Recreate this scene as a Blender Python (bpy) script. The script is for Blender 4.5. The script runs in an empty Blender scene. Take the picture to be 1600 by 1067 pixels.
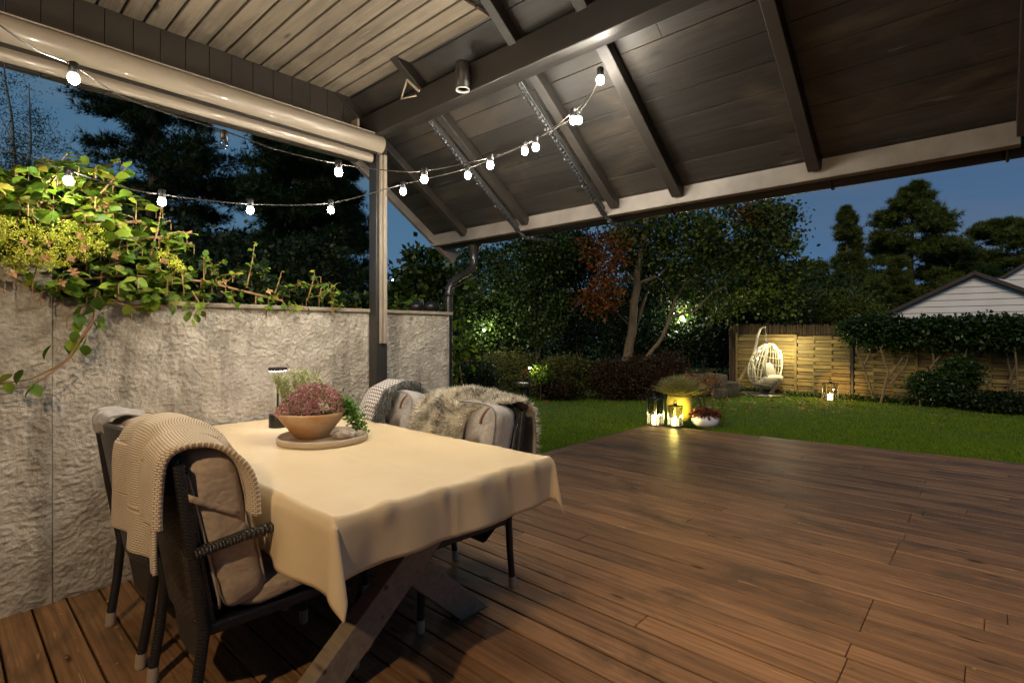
import bpy, math, random
import numpy as np
from mathutils import Vector, Matrix, noise
R = math.radians
rng = np.random.default_rng(7)
random.seed(7)
S = bpy.context.scene
COL = S.collection
PI = math.pi

# ------------------------------------------------------------------ camera geometry
CAM = Vector((0, 0, 1.28))
F, U0, V0 = 822.0, 800.0, 520.0
YAW = R(42.38)
FW = Vector((-math.sin(YAW), math.cos(YAW), 0))
RT = Vector((math.cos(YAW), math.sin(YAW), 0))
def P(u, v, d):
    return CAM + FW * d + RT * ((u - U0) / F * d) + Vector((0, 0, (V0 - v) / F * d))
def G(u, v, z=0.0):
    return P(u, v, F * (CAM.z - z) / (v - V0))
def gz(x, y):
    r = math.hypot(x, y)
    k = min(max((r - 7.0) / 8.0, 0), 1)
    return -0.13 - 0.37 * k
def GP(u, v):
    z = -0.3
    for _ in range(12):
        p = G(u, v, z); z = gz(p.x, p.y)
    p.z = z
    return p
def onground(u, d):
    p = P(u, V0, d); p.z = gz(p.x, p.y); return p

# ------------------------------------------------------------------ mesh helpers
def link(name, me, mat, parent=None):
    o = bpy.data.objects.new(name, me)
    COL.objects.link(o)
    if mat is not None:
        for m in (mat if isinstance(mat, (list, tuple)) else [mat]):
            me.materials.append(m)
    if parent is not None:
        o.parent = parent
    return o

def tag(o, label=None, cat=None, group=None, kind=None):
    if label: o['label'] = label
    if cat: o['category'] = cat
    if group: o['group'] = group
    if kind: o['kind'] = kind
    return o

def thing(name, label, cat, loc=(0, 0, 0), rz=0.0, group=None):
    o = bpy.data.objects.new(name, None)
    o.empty_display_size = 0.1
    COL.objects.link(o)
    o.location = loc; o.rotation_euler = (0, 0, rz)
    return tag(o, label, cat, group)

def copy_tree(o, parent=None):
    c = o.copy(); COL.objects.link(c)
    if parent is not None: c.parent = parent
    for ch in list(o.children): copy_tree(ch, c)
    return c

class MB:
    def __init__(s): s.v = []; s.f = []; s.uv = []; s.sm = []
    def add(s, vs, fs, smooth=False, uvs=None):
        b = len(s.v); s.v += [tuple(p) for p in vs]
        for i, f in enumerate(fs):
            s.f.append(tuple(b + k for k in f)); s.sm.append(smooth)
            s.uv.append([uvs[k] for k in f] if uvs else [(0, 0)] * len(f))
        return s
    def box(s, c, size, M=None):
        x, y, z = size[0] / 2, size[1] / 2, size[2] / 2
        vs = [Vector(((i & 1) * 2 - 1) * 1.0 * 0 + 0 for i in range(3))] if 0 else [Vector((sx * x, sy * y, sz * z)) for sz in (-1, 1) for sy in (-1, 1) for sx in (-1, 1)]
        if M is not None: vs = [M @ p for p in vs]
        vs = [p + Vector(c) for p in vs]
        return s.add(vs, [(0, 2, 3, 1), (4, 5, 7, 6), (0, 1, 5, 4), (2, 6, 7, 3), (0, 4, 6, 2), (1, 3, 7, 5)])
    def span(s, a, b):   # axis aligned box from min to max corner
        a, b = Vector(a), Vector(b)
        return s.box((a + b) / 2, b - a)
    def beam(s, p0, p1, w, h, up=(0, 0, 1)):   # prism with axis p0-p1; w sideways, h along up
        p0, p1 = Vector(p0), Vector(p1); d = (p1 - p0); L = d.length; d.normalize()
        side = d.cross(Vector(up)).normalized(); u = side.cross(d).normalized()
        M = Matrix((side, d, u)).transposed()
        return s.box((p0 + p1) / 2, (w, L, h), M)
    def tube(s, pts, rad, n=10, cap=True, smooth=True):
        pts = [Vector(p) for p in pts]; m = len(pts)
        rad = rad if isinstance(rad, (list, tuple)) else [rad] * m
        ref = None; vs = []; uv = []; run = 0
        for i, p in enumerate(pts):
            t = (pts[min(i + 1, m - 1)] - pts[max(i - 1, 0)])
            if t.length < 1e-9: t = Vector((0, 0, 1))
            t.normalize()
            if ref is None: ref = t.orthogonal().normalized()
            ref = (ref - t * ref.dot(t)); ref = ref.normalized() if ref.length > 1e-6 else t.orthogonal().normalized()
            b = t.cross(ref)
            if i: run += (p - pts[i - 1]).length
            for k in range(n):
                a = 2 * PI * k / n
                vs.append(p + (ref * math.cos(a) + b * math.sin(a)) * rad[i]); uv.append((k / n, run))
        fs = [(i * n + k, i * n + (k + 1) % n, (i + 1) * n + (k + 1) % n, (i + 1) * n + k) for i in range(m - 1) for k in range(n)]
        s.add(vs, fs, smooth, uv)
        if cap:
            s.add(vs[:n], [tuple(reversed(range(n)))], False); s.add(vs[-n:], [tuple(range(n))], False)
        return s
    def lathe(s, prof, n=32, c=(0, 0, 0), smooth=True, sx=1, sy=1, M=None, cap=True):
        c = Vector(c); vs = []
        for r, z in prof:
            for k in range(n):
                a = 2 * PI * k / n; p = Vector((r * math.cos(a) * sx, r * math.sin(a) * sy, z))
                if M is not None: p = M @ p
                vs.append(p + c)
        m = len(prof)
        fs = [(i * n + k, i * n + (k + 1) % n, (i + 1) * n + (k + 1) % n, (i + 1) * n + k) for i in range(m - 1) for k in range(n)]
        s.add(vs, fs, smooth)
        for i, rev in ((0, True), (m - 1, False)):
            if cap and prof[i][0] > 1e-6:
                rg = vs[i * n:(i + 1) * n]; s.add(rg, [tuple(reversed(range(n))) if rev else tuple(range(n))], False)
        return s
    def sphere(s, c, r, n=12, m=8, sc=(1, 1, 1)):
        prof = [(max(r * math.sin(PI * i / m), 1e-5), -r * math.cos(PI * i / m)) for i in range(m + 1)]
        c = Vector(c); vs = []
        for rr, z in prof:
            for k in range(n):
                a = 2 * PI * k / n; vs.append(Vector((rr * math.cos(a) * sc[0], rr * math.sin(a) * sc[1], z * sc[2])) + c)
        fs = [(i * n + k, i * n + (k + 1) % n, (i + 1) * n + (k + 1) % n, (i + 1) * n + k) for i in range(m) for k in range(n)]
        return s.add(vs, fs, True)
    def grid(s, fn, nu, nv, us=1.0, vs_=1.0, smooth=True, closeu=False):
        vs = []; uv = []
        for j in range(nv + 1):
            for i in range(nu + 1):
                u, v = i / nu, j / nv
                vs.append(fn(u, v)); uv.append((u * us, v * vs_))
        fs = [(j * (nu + 1) + i, j * (nu + 1) + i + 1, (j + 1) * (nu + 1) + i + 1, (j + 1) * (nu + 1) + i) for j in range(nv) for i in range(nu)]
        return s.add(vs, fs, smooth, uv)
    def poly(s, pts, z0, z1):      # extruded polygon (counter clockwise)
        n = len(pts); vs = [(p[0], p[1], z0) for p in pts] + [(p[0], p[1], z1) for p in pts]
        return s.add(vs, [tuple(reversed(range(n))), tuple(range(n, 2 * n))] + [(i, (i + 1) % n, n + (i + 1) % n, n + i) for i in range(n)])
    def build(s, name, mat, parent=None, bevel=0, solid=0, sub=0, weld=False, off=None):
        me = bpy.data.meshes.new(name)
        v = s.v
        if off is not None: v = [(p[0] - off[0], p[1] - off[1], p[2] - off[2]) for p in v]
        me.from_pydata(v, [], s.f)
        me.polygons.foreach_set('use_smooth', s.sm)
        ul = me.uv_layers.new(name='UVMap')
        flat = [c for f in s.uv for p in f for c in p]
        ul.data.foreach_set('uv', flat)
        me.update()
        o = link(name, me, mat, parent)
        if weld:
            w = o.modifiers.new('w', 'WELD'); w.merge_threshold = 0.0004
        if solid:
            d = o.modifiers.new('s', 'SOLIDIFY'); d.thickness = solid; d.offset = 0
        if bevel:
            b = o.modifiers.new('b', 'BEVEL'); b.width = bevel; b.segments = 2; b.limit_method = 'ANGLE'; b.angle_limit = R(40)
        if sub:
            q = o.modifiers.new('q', 'SUBSURF'); q.levels = sub; q.render_levels = sub
        return o

def np_obj(name, V, Fc, mat, parent=None, smooth=False, midx=None):
    """V (n,3); Fc (m,k) faces of one size"""
    me = bpy.data.meshes.new(name)
    n, (m, k) = len(V), Fc.shape
    me.vertices.add(n); me.vertices.foreach_set('co', np.ascontiguousarray(V, dtype=np.float32).ravel())
    me.loops.add(m * k); me.loops.foreach_set('vertex_index', Fc.astype(np.int32).ravel())
    me.polygons.add(m); me.polygons.foreach_set('loop_start', np.arange(0, m * k, k, dtype=np.int32))
    try: me.polygons.foreach_set('loop_total', np.full(m, k, dtype=np.int32))
    except Exception: pass
    if smooth: me.polygons.foreach_set('use_smooth', np.ones(m, dtype=bool))
    if midx is not None: me.polygons.foreach_set('material_index', midx.astype(np.int32))
    me.update(calc_edges=True); me.validate()
    return link(name, me, mat, parent)

def frames(D, roll=None, up_bias=None):
    """per item frame with local y along D; returns (n,3,3) columns x,y,z"""
    n = len(D); D = D / (np.linalg.norm(D, axis=1, keepdims=True) + 1e-9)
    r = rng.normal(size=(n, 3)) if up_bias is None else rng.normal(size=(n, 3)) * 0.45 + np.asarray(up_bias)
    X = np.cross(D, r); X /= (np.linalg.norm(X, axis=1, keepdims=True) + 1e-9)
    Z = np.cross(X, D)
    return np.stack([X, D, Z], axis=2)

def scatter(tv, tf, O, Fr, sc):
    tv = np.asarray(tv, float); tf = np.asarray(tf, int)
    sc = np.asarray(sc, float)
    if sc.ndim == 1: sc = sc[:, None]
    if sc.shape[1] == 1: sc = np.repeat(sc, 3, axis=1)
    L = tv[None] * sc[:, None, :]
    V = np.einsum('nij,nkj->nki', Fr, L) + O[:, None, :]
    n, k = len(O), len(tv)
    Fc = tf[None] + (np.arange(n) * k)[:, None, None]
    return V.reshape(-1, 3), Fc.reshape(-1, tf.shape[1])

DIAMOND = ([(0, 0, 0), (.36, .45, .06), (0, 1, 0), (-.36, .45, .06)], [(0, 1, 2, 3)])
BLADE = ([(-.5, 0, 0), (.5, 0, 0), (0, 1, .25)], [(0, 1, 2)])
OVATE = ([(0, 0, 0), (.24, .12, .05), (.40, .38, .09), (.30, .70, .06), (0, 1.02, -.10), (-.30, .70, .06), (-.40, .38, .09), (-.24, .12, .05), (0, .38, 0), (0, .70, -.01)],
         [(0, 1, 2, 8), (8, 2, 3, 9), (9, 3, 4, 4), (0, 8, 6, 7), (8, 9, 5, 6), (9, 4, 4, 5)])
def _tuft():
    v = []; f = []; r = random.Random(3)
    for k in range(8):
        a = 2 * PI * k / 8 + r.uniform(-.3, .3); e = r.uniform(-.2, 1.1); d = Vector((math.cos(a) * math.cos(e), math.sin(e) * .9 + .25, math.sin(a) * math.cos(e))) * r.uniform(.75, 1.1)
        s = d.orthogonal().normalized() * .055; b = len(v); v += [tuple(-s), tuple(s), tuple(d)]; f.append((b, b + 1, b + 2))
    return v, f
TUFT = _tuft()
MAPLE = ([(0, 0, 0), (.42, .1, .04), (.3, .42, .02), (.5, .72, .05), (.14, .66, 0), (0, 1.05, -.05), (-.14, .66, 0), (-.5, .72, .05), (-.3, .42, .02), (-.42, .1, .04)],
         None)

# ------------------------------------------------------------------ materials
def new_mat(name):
    m = bpy.data.materials.new(name); m.use_nodes = True
    nt = m.node_tree; b = nt.nodes['Principled BSDF']
    return m, nt, b
def N(nt, t, **kw):
    n = nt.nodes.new(t)
    for k, v in kw.items(): setattr(n, k, v)
    return n
def setv(b, **kw):
    names = dict(color='Base Color', rough='Roughness', metal='Metallic', spec='Specular IOR Level', trans='Transmission Weight',
                 ecol='Emission Color', estr='Emission Strength', coat='Coat Weight', sheen='Sheen Weight', sss='Subsurface Weight', ior='IOR', alpha='Alpha')
    for k, v in kw.items():
        if k in ('color', 'ecol') and len(v) == 3: v = (*v, 1)
        b.inputs[names[k]].default_value = v
def mixc(nt, fac, a, b, mode='MIX'):
    m = N(nt, 'ShaderNodeMix', data_type='RGBA', blend_type=mode)
    for i, x in ((0, fac), (6, a), (7, b)):
        if hasattr(x, 'links'): nt.links.new(x, m.inputs[i])
        else:
            m.inputs[i].default_value = (*x, 1) if isinstance(x, (tuple, list)) and len(x) == 3 else x
    return m.outputs[2]
def math_(nt, op, a, b=None, c=None):
    m = N(nt, 'ShaderNodeMath', operation=op)
    for i, x in enumerate((a, b, c)):
        if x is None: continue
        if hasattr(x, 'links'): nt.links.new(x, m.inputs[i])
        else: m.inputs[i].default_value = x
    return m.outputs[0]
def ramp(nt, fac, stops):
    r = N(nt, 'ShaderNodeValToRGB'); e = r.color_ramp.elements
    while len(e) > 1: e.remove(e[-1])
    e[0].position = stops[0][0]; e[0].color = (*stops[0][1], 1)
    for p, c in stops[1:]:
        q = e.new(p); q.color = (*c, 1)
    nt.links.new(fac, r.inputs[0]); return r.outputs[0]
def coords(nt, scale=(1, 1, 1), kind='Object', island=0.0, rot=(0, 0, 0)):
    tc = N(nt, 'ShaderNodeTexCoord'); mp = N(nt, 'ShaderNodeMapping')
    mp.inputs['Scale'].default_value = scale; mp.inputs['Rotation'].default_value = rot
    src = tc.outputs[kind]
    if island:
        g = N(nt, 'ShaderNodeNewGeometry'); cx = N(nt, 'ShaderNodeCombineXYZ')
        mu = math_(nt, 'MULTIPLY', g.outputs['Random Per Island'], island)
        for i in range(3): nt.links.new(mu, cx.inputs[i])
        va = N(nt, 'ShaderNodeVectorMath', operation='ADD')
        nt.links.new(src, va.inputs[0]); nt.links.new(cx.outputs[0], va.inputs[1]); src = va.outputs[0]
    nt.links.new(src, mp.inputs[0]); return mp.outputs[0]
def tex(nt, vec, scale=5, detail=4, rough=.55, dist=0, t='ShaderNodeTexNoise'):
    n = N(nt, t); nt.links.new(vec, n.inputs['Vector']); n.inputs['Scale'].default_value = scale
    if t == 'ShaderNodeTexNoise':
        n.inputs['Detail'].default_value = detail; n.inputs['Roughness'].default_value = rough; n.inputs['Distortion'].default_value = dist
    return n.outputs[0]
def bump(nt, b, h, strength=.3, dist=.01, prev=None):
    n = N(nt, 'ShaderNodeBump'); n.inputs['Strength'].default_value = strength; n.inputs['Distance'].default_value = dist
    nt.links.new(h, n.inputs['Height'])
    if prev is not None: nt.links.new(prev, n.inputs['Normal'])
    nt.links.new(n.outputs[0], b.inputs['Normal']); return n.outputs[0]
def rand_island(nt): return N(nt, 'ShaderNodeNewGeometry').outputs['Random Per Island']

def simple(name, c1, c2=None, rough=.6, metal=0, scale=6, bmp=0.0, bscale=60, stretch=(1, 1, 1), spec=.5, bd=.002, detail=5, coat=0, sheen=0):
    m, nt, b = new_mat(name)
    v = coords(nt, stretch)
    c2 = c2 or tuple(x * .7 for x in c1)
    f = ramp(nt, tex(nt, v, scale, detail), [(.3, (0, 0, 0)), (.7, (1, 1, 1))])
    nt.links.new(mixc(nt, f, c1, c2), b.inputs['Base Color'])
    rr = math_(nt, 'MULTIPLY_ADD', tex(nt, v, scale * 2.3, 3), .3, rough - .15)
    nt.links.new(rr, b.inputs['Roughness'])
    setv(b, metal=metal, spec=spec, coat=coat, sheen=sheen)
    if bmp: bump(nt, b, tex(nt, v, bscale, 5), bmp, bd)
    return m

def wood(name, base, dark, island_var=.35, grain=(2.2, 38, 38), rough=.5, stains=None, stain_amt=0.0, gloss_var=.2, bmp=.25, knots=True, spec=.5, fine=1.0):
    """planks running along local X, each island its own tone"""
    m, nt, b = new_mat(name)
    v = coords(nt, grain, island=7.3)
    g1 = tex(nt, v, 1.0, 7, .62, 1.1)
    v2 = coords(nt, (grain[0] * .5, grain[1] * .25, grain[2] * .25), island=3.1)
    g2 = tex(nt, v2, 1.0, 4, .6, 2.0)
    c = mixc(nt, ramp(nt, g1, [(.38, (0, 0, 0)), (.60, (1, 1, 1))]), dark, base)
    c = mixc(nt, .35, c, mixc(nt, g2, tuple(x * .5 for x in base), tuple(min(1, x * 1.5) for x in base)), 'MIX')
    ri = rand_island(nt)
    tone = math_(nt, 'MULTIPLY_ADD', ri, island_var * 2, 1 - island_var)
    cv = N(nt, 'ShaderNodeCombineXYZ')
    for i in range(3): nt.links.new(tone, cv.inputs[i])
    c = mixc(nt, 1.0, c, cv.outputs[0], 'MULTIPLY')
    if knots:
        vk = coords(nt, (2.2, 9, 9), island=5.7)
        vo = N(nt, 'ShaderNodeTexVoronoi'); nt.links.new(vk, vo.inputs['Vector']); vo.inputs['Scale'].default_value = 1.0
        kn = ramp(nt, vo.outputs['Distance'], [(.05, (1, 1, 1)), (.12, (0, 0, 0))])
        c = mixc(nt, kn, c, tuple(x * .35 for x in dark))
    if stains:
        vs = coords(nt, (1.2, 2.6, 2.6))
        st = ramp(nt, tex(nt, vs, 1.3, 6, .65, .6), [(.5, (0, 0, 0)), (.68, (stain_amt,) * 3)])
        c = mixc(nt, st, c, stains)
    if stains:
        sc = ramp(nt, tex(nt, coords(nt, (5, 60, 60), island=2.2), 1.0, 3, .5, .6), [(.69, (0, 0, 0)), (.73, (.5,) * 3)])
        c = mixc(nt, sc, c, tuple(min(1, x * 1.9 + .05) for x in base))
    nt.links.new(c, b.inputs['Base Color'])
    vr = coords(nt, (.8, 1.6, 1))
    rr = math_(nt, 'MULTIPLY_ADD', tex(nt, vr, 2.2, 5), gloss_var * 2, rough - gloss_var)
    rr = math_(nt, 'MULTIPLY_ADD', g1, .2, rr)
    nt.links.new(rr, b.inputs['Roughness']); setv(b, spec=spec)
    bump(nt, b, g1, bmp, .003 * fine)
    return m

def leafmat(name, cols, rough=.5, trans=.25, spec=.4):
    m, nt, b = new_mat(name)
    ri = rand_island(nt)
    n = len(cols); c = ramp(nt, ri, [(i / max(n - 1, 1), cc) for i, cc in enumerate(cols)])
    v = coords(nt, (1, 1, 1)); c = mixc(nt, .35, c, mixc(nt, tex(nt, v, 3.0, 3), (.25, .3, .2), (1.2, 1.2, 1.1)), 'MULTIPLY')
    nt.links.new(c, b.inputs['Base Color']); setv(b, rough=rough, spec=spec)
    tr = N(nt, 'ShaderNodeBsdfTranslucent'); nt.links.new(c, tr.inputs[0])
    ms = N(nt, 'ShaderNodeMixShader'); ms.inputs[0].default_value = trans
    nt.links.new(b.outputs[0], ms.inputs[1]); nt.links.new(tr.outputs[0], ms.inputs[2])
    nt.links.new(ms.outputs[0], nt.nodes['Material Output'].inputs[0])
    return m

def emit(name, col, strength):
    m, nt, b = new_mat(name); setv(b, color=(.8, .8, .8), ecol=col, estr=strength, rough=.4); return m

def clear_glass(name, tint=(.95, .97, .96), amt=.12):
    m, nt, b = new_mat(name)
    t = N(nt, 'ShaderNodeBsdfTransparent'); t.inputs[0].default_value = (*tint, 1)
    g = N(nt, 'ShaderNodeBsdfGlossy'); g.inputs['Roughness'].default_value = .03
    fr = N(nt, 'ShaderNodeFresnel'); fr.inputs[0].default_value = 1.5
    ms = N(nt, 'ShaderNodeMixShader'); nt.links.new(math_(nt, 'MULTIPLY_ADD', fr.outputs[0], .8, amt * .2), ms.inputs[0])
    nt.links.new(t.outputs[0], ms.inputs[1]); nt.links.new(g.outputs[0], ms.inputs[2])
    nt.links.new(ms.outputs[0], nt.nodes['Material Output'].inputs[0]); return m

def uvmat(name, kind, light, dark, su, sv, rough=.85, bmp=.6, bd=.004, spec=.2, sheen=0):
    m, nt, b = new_mat(name)
    v = coords(nt, (su, sv, 1), 'UV')
    if kind == 'brick':
        t = N(nt, 'ShaderNodeTexBrick'); nt.links.new(v, t.inputs['Vector'])
        t.inputs['Scale'].default_value = 1; t.inputs['Brick Width'].default_value = 1.0; t.inputs['Row Height'].default_value = .5
        t.inputs['Mortar Size'].default_value = .13; t.inputs['Mortar Smooth'].default_value = .9; t.inputs['Bias'].default_value = 0
        fac = t.outputs['Fac']   # 1 in mortar
        h = math_(nt, 'SUBTRACT', 1.0, fac)
    elif kind == 'zigzag':
        sx = N(nt, 'ShaderNodeSeparateXYZ'); nt.links.new(v, sx.inputs[0])
        tri = math_(nt, 'PINGPONG', sx.outputs[0], .5)
        q = math_(nt, 'ADD', sx.outputs[1], tri)
        fac = math_(nt, 'SINE', math_(nt, 'MULTIPLY', q, 2 * PI))
        fac = math_(nt, 'MULTIPLY_ADD', fac, 1.6, .4)
        fac = math_(nt, 'MINIMUM', math_(nt, 'MAXIMUM', fac, 0.0), 1.0)
        h = math_(nt, 'SUBTRACT', 1.0, fac)
    elif kind == 'weave':
        sx = N(nt, 'ShaderNodeSeparateXYZ'); nt.links.new(v, sx.inputs[0])
        a = math_(nt, 'SINE', math_(nt, 'MULTIPLY', sx.outputs[0], 2 * PI)); c = math_(nt, 'SINE', math_(nt, 'MULTIPLY', sx.outputs[1], 2 * PI))
        h = math_(nt, 'MULTIPLY_ADD', math_(nt, 'MULTIPLY', a, c), .5, .5); fac = math_(nt, 'SUBTRACT', 1.0, h)
    nz = tex(nt, coords(nt, (1, 1, 1)), 9, 4)
    lt = mixc(nt, nz, tuple(x * .75 for x in light), tuple(min(1, x * 1.15) for x in light))
    nt.links.new(mixc(nt, fac, lt, dark), b.inputs['Base Color'])
    setv(b, rough=rough, spec=spec, sheen=sheen)
    hh = math_(nt, 'MULTIPLY_ADD', tex(nt, coords(nt, (1, 1, 1)), 300, 3), .3, h)
    bump(nt, b, hh, bmp, bd); return m

M = {}
# stucco ------------------------------------------------
def stucco_mat():
    m, nt, b = new_mat('stucco')
    v = coords(nt, (1, 1, 1))
    big = tex(nt, v, 1.6, 5, .6, .5); mid = tex(nt, v, 9, 5, .6)
    c = mixc(nt, ramp(nt, big, [(.35, (0, 0, 0)), (.65, (1, 1, 1))]), (.42, .38, .315), (.60, .555, .475))
    c = mixc(nt, ramp(nt, mid, [(.42, (0, 0, 0)), (.64, (.5,) * 3)]), c, (.22, .195, .155))
    vs = coords(nt, (1, 3.0, .55)); st = ramp(nt, tex(nt, vs, 1.7, 6, .6), [(.53, (0, 0, 0)), (.60, (.5,) * 3)])
    c = mixc(nt, st, c, (.19, .17, .14))
    nt.links.new(c, b.inputs['Base Color']); setv(b, rough=.92, spec=.25)
    n1 = tex(nt, v, 55, 6, .6, .4); n2 = tex(nt, v, 170, 3)
    bb = bump(nt, b, n1, 1.0, .012); bump(nt, b, n2, .6, .004, bb)
    return m
M['stucco'] = stucco_mat()
M['cap'] = simple('cap_stone', (.30, .26, .20), (.20, .17, .13), .85, 0, 7, .4, 90)
M['deck'] = wood('deck_wood', (.33, .175, .078), (.11, .054, .024), .20, (1.3, 42, 42), .42, (.06, .046, .026), .7, .16, .35, True, .25)
M['soffit'] = wood('soffit_wood', (.27, .225, .17), (.15, .125, .095), .18, (1.5, 26, 26), .75, (.12, .10, .08), .65, .1, .2, True, .3)
M['roof'] = wood('roof_boards', (.027, .025, .023), (.011, .0105, .010), .35, (1.2, 30, 30), .36, (.075, .058, .04), .6, .12, .25, True, .4)
M['darkwood'] = simple('dark_painted_timber', (.022, .020, .018), (.034, .030, .026), .4, 0, 4, .25, 50, (1, 1, 1), .45)
M['fascia'] = simple('fascia_board_paint', (.026, .021, .016), (.038, .031, .023), .6, 0, 5, .2, 40)
M['greyboard'] = simple('grey_eave_board', (.20, .175, .15), (.13, .115, .10), .55, 0, 7, .2, 60)
M['awning'] = simple('cream_aluminium', (.30, .255, .20), (.26, .22, .17), .36, 0, 2, 0, 50, spec=.6, coat=.3)
M['gutter'] = simple('black_gutter', (.008, .008, .008), (.014, .013, .012), .35, 0, 6, spec=.4)
M['pipe'] = simple('dark_pipe', (.03, .03, .03), (.045, .043, .04), .28, .5, 6, spec=.6)
M['black'] = simple('black_metal', (.015, .015, .016), (.022, .022, .022), .4, .2, 9, spec=.5)
M['cable'] = simple('cable_rubber', (.035, .03, .025), (.02, .018, .015), .5, 0, 9)
M['socket'] = simple('socket_plastic', (.014, .014, .014), (.01, .01, .01), .4)
M['cloth'] = simple('beige_tablecloth', (.74, .58, .36), (.62, .465, .26), .38, 0, 3.5, .12, 260, spec=.45, bd=.001)
_m, _nt, _b = new_mat('beige_tablecloth'); _v = coords(_nt, (1, 1, 1))
_nt.links.new(mixc(_nt, tex(_nt, _v, 2.5, 4), (.80, .645, .42), (.60, .455, .255)), _b.inputs['Base Color'])
_nt.links.new(math_(_nt, 'MULTIPLY_ADD', tex(_nt, _v, 4, 4), .25, .40), _b.inputs['Roughness']); setv(_b, spec=.45)
_bb = bump(_nt, _b, tex(_nt, coords(_nt, (1.0, 1.7, 1.5)), 1.9, 2, .5, .3), .35, .035); bump(_nt, _b, tex(_nt, _v, 420, 2), .15, .001, _bb)
M['cloth'] = _m
M['table'] = wood('table_timber', (.27, .205, .135), (.16, .12, .08), .1, (3, 40, 40), .6)
M['wicker'] = uvmat('dark_wicker', 'brick', (.075, .068, .06), (.005, .005, .005), 1, 1, .32, 1.0, .008, .6)
M['wickleg'] = uvmat('leg_wicker', 'weave', (.026, .025, .024), (.008, .008, .008), 3, 90, .42, .8, .002, .5)
M['footcap'] = simple('foot_cap_plastic', (.45, .37, .28), (.38, .30, .22), .5)
M['cushgrey'] = simple('grey_linen', (.40, .37, .35), (.31, .29, .275), .9, 0, 60, .5, 700, sheen=.2, bd=.001)
M['cushbrown'] = simple('taupe_linen', (.46, .35, .245), (.36, .27, .18), .9, 0, 60, .5, 700, sheen=.2, bd=.001)
def crease(m, sc=9, st=.6, d=.02):
    nt = m.node_tree; b = nt.nodes['Principled BSDF']; old = b.inputs['Normal'].links[0].from_socket if b.inputs['Normal'].links else None
    v = coords(nt, (1, 1, 1.3)); n = tex(nt, v, sc, 2, .5, 1.6)
    h = math_(nt, 'ABSOLUTE', math_(nt, 'SUBTRACT', n, .5)); h = math_(nt, 'MINIMUM', h, .12)
    bump(nt, b, h, st, d * 6, old)
crease(M['cushgrey'], 4.5, .24, .016); crease(M['cushbrown'], 4.5, .24, .016)
M['piping'] = simple('cushion_piping', (.30, .27, .25), (.2, .18, .165), .8)
M['leather'] = simple('tan_leather', (.17, .055, .025), (.12, .04, .02), .5, 0, 20, .2, 120)
M['knit'] = uvmat('knit_cream', 'brick', (.84, .71, .51), (.36, .22, .11), 1, 1, .95, .8, .004, .1, .3)
M['fringe'] = leafmat('knit_fringe', [(.45, .38, .29), (.6, .52, .4)], .9, .1, .1)
M['zigzag'] = uvmat('zigzag_throw', 'zigzag', (.62, .58, .54), (.15, .13, .125), 1, 1, .95, .5, .003, .1, .2)
M['greyfur'] = leafmat('grey_fringe', [(.04, .04, .04), (.12, .115, .11), (.30, .29, .28)], .8, .1, .2)
M['fur'] = leafmat('sheepskin_wool', [(.05, .048, .045), (.30, .28, .24), (.85, .80, .68), (.90, .86, .76), (.80, .74, .60), (.12, .11, .10)], .8, .25, .2)
def furmat():
    m, nt, b = new_mat('sheepskin_wool'); ri = rand_island(nt)
    v = coords(nt, (1, 1, 1)); n = ramp(nt, tex(nt, v, 13, 4, .7), [(.44, (0, 0, 0)), (.60, (1, 1, 1))])
    c = mixc(nt, n, ramp(nt, ri, [(0, (.78, .70, .52)), (.5, (.92, .88, .76)), (1, (.70, .64, .52))]), ramp(nt, ri, [(0, (.06, .055, .05)), (.6, (.34, .32, .29)), (1, (.80, .76, .66))]))
    nt.links.new(c, b.inputs['Base Color']); setv(b, rough=.8, spec=.2); return m
M['fur'] = furmat()
M['hide'] = simple('sheepskin_hide', (.45, .40, .32), (.2, .18, .15), .95)
M['terracotta'] = simple('weathered_terracotta', (.66, .54, .36), (.50, .20, .045), .8, 0, 5, .4, 60, (1, 1, 1.6))
M['stone'] = simple('shell_stone', (.55, .50, .44), (.28, .2, .15), .6, 0, 24, .6, 80)
M['tray'] = simple('beige_tray', (.52, .43, .31), (.48, .39, .28), .5)
M['heather'] = leafmat('heather_buds', [(.40, .10, .14), (.80, .30, .38), (.95, .70, .68), (.16, .20, .05), (.12, .17, .05), (.70, .18, .28), (.92, .58, .60), (.15, .16, .06)], .7, .2)
M['heatherwhite'] = leafmat('calluna_spikes', [(.85, .84, .55), (.75, .76, .45), (.30, .38, .12), (.9, .9, .7)], .7, .2)
M['parsley'] = leafmat('bright_green_leaves', [(.05, .16, .01), (.10, .26, .02), (.14, .32, .03)], .5, .3)
M['soil'] = simple('soil', (.03, .02, .012), (.05, .035, .02), .95, 0, 20, .8, 60)
M['vine'] = leafmat('vine_leaves', [(.035, .09, .006), (.09, .17, .010), (.16, .25, .015), (.22, .30, .02), (.05, .11, .008), (.11, .20, .012), (.03, .07, .008), (.30, .27, .03)], .62, .3, .3)
M['vineflower'] = leafmat('vine_flower_buds', [(.50, .60, .05), (.75, .80, .10), (.80, .72, .14)], .6, .35)
M['sepal'] = leafmat('dry_sepals', [(.45, .20, .09), (.6, .38, .2), (.36, .15, .06)], .7, .35)
M['stem'] = simple('vine_stem', (.30, .14, .06), (.20, .15, .05), .6, 0, 9)
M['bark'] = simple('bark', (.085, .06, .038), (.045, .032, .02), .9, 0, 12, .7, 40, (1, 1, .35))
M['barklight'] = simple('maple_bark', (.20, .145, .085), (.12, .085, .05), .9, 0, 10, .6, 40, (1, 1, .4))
M['birchbark'] = simple('birch_bark', (.35, .36, .33), (.12, .12, .11), .8, 0, 16, .5, 40)
M['pinebark'] = simple('pine_bark', (.30, .13, .06), (.16, .08, .045), .9, 0, 9, .7, 30, (1, 1, .4))
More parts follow.
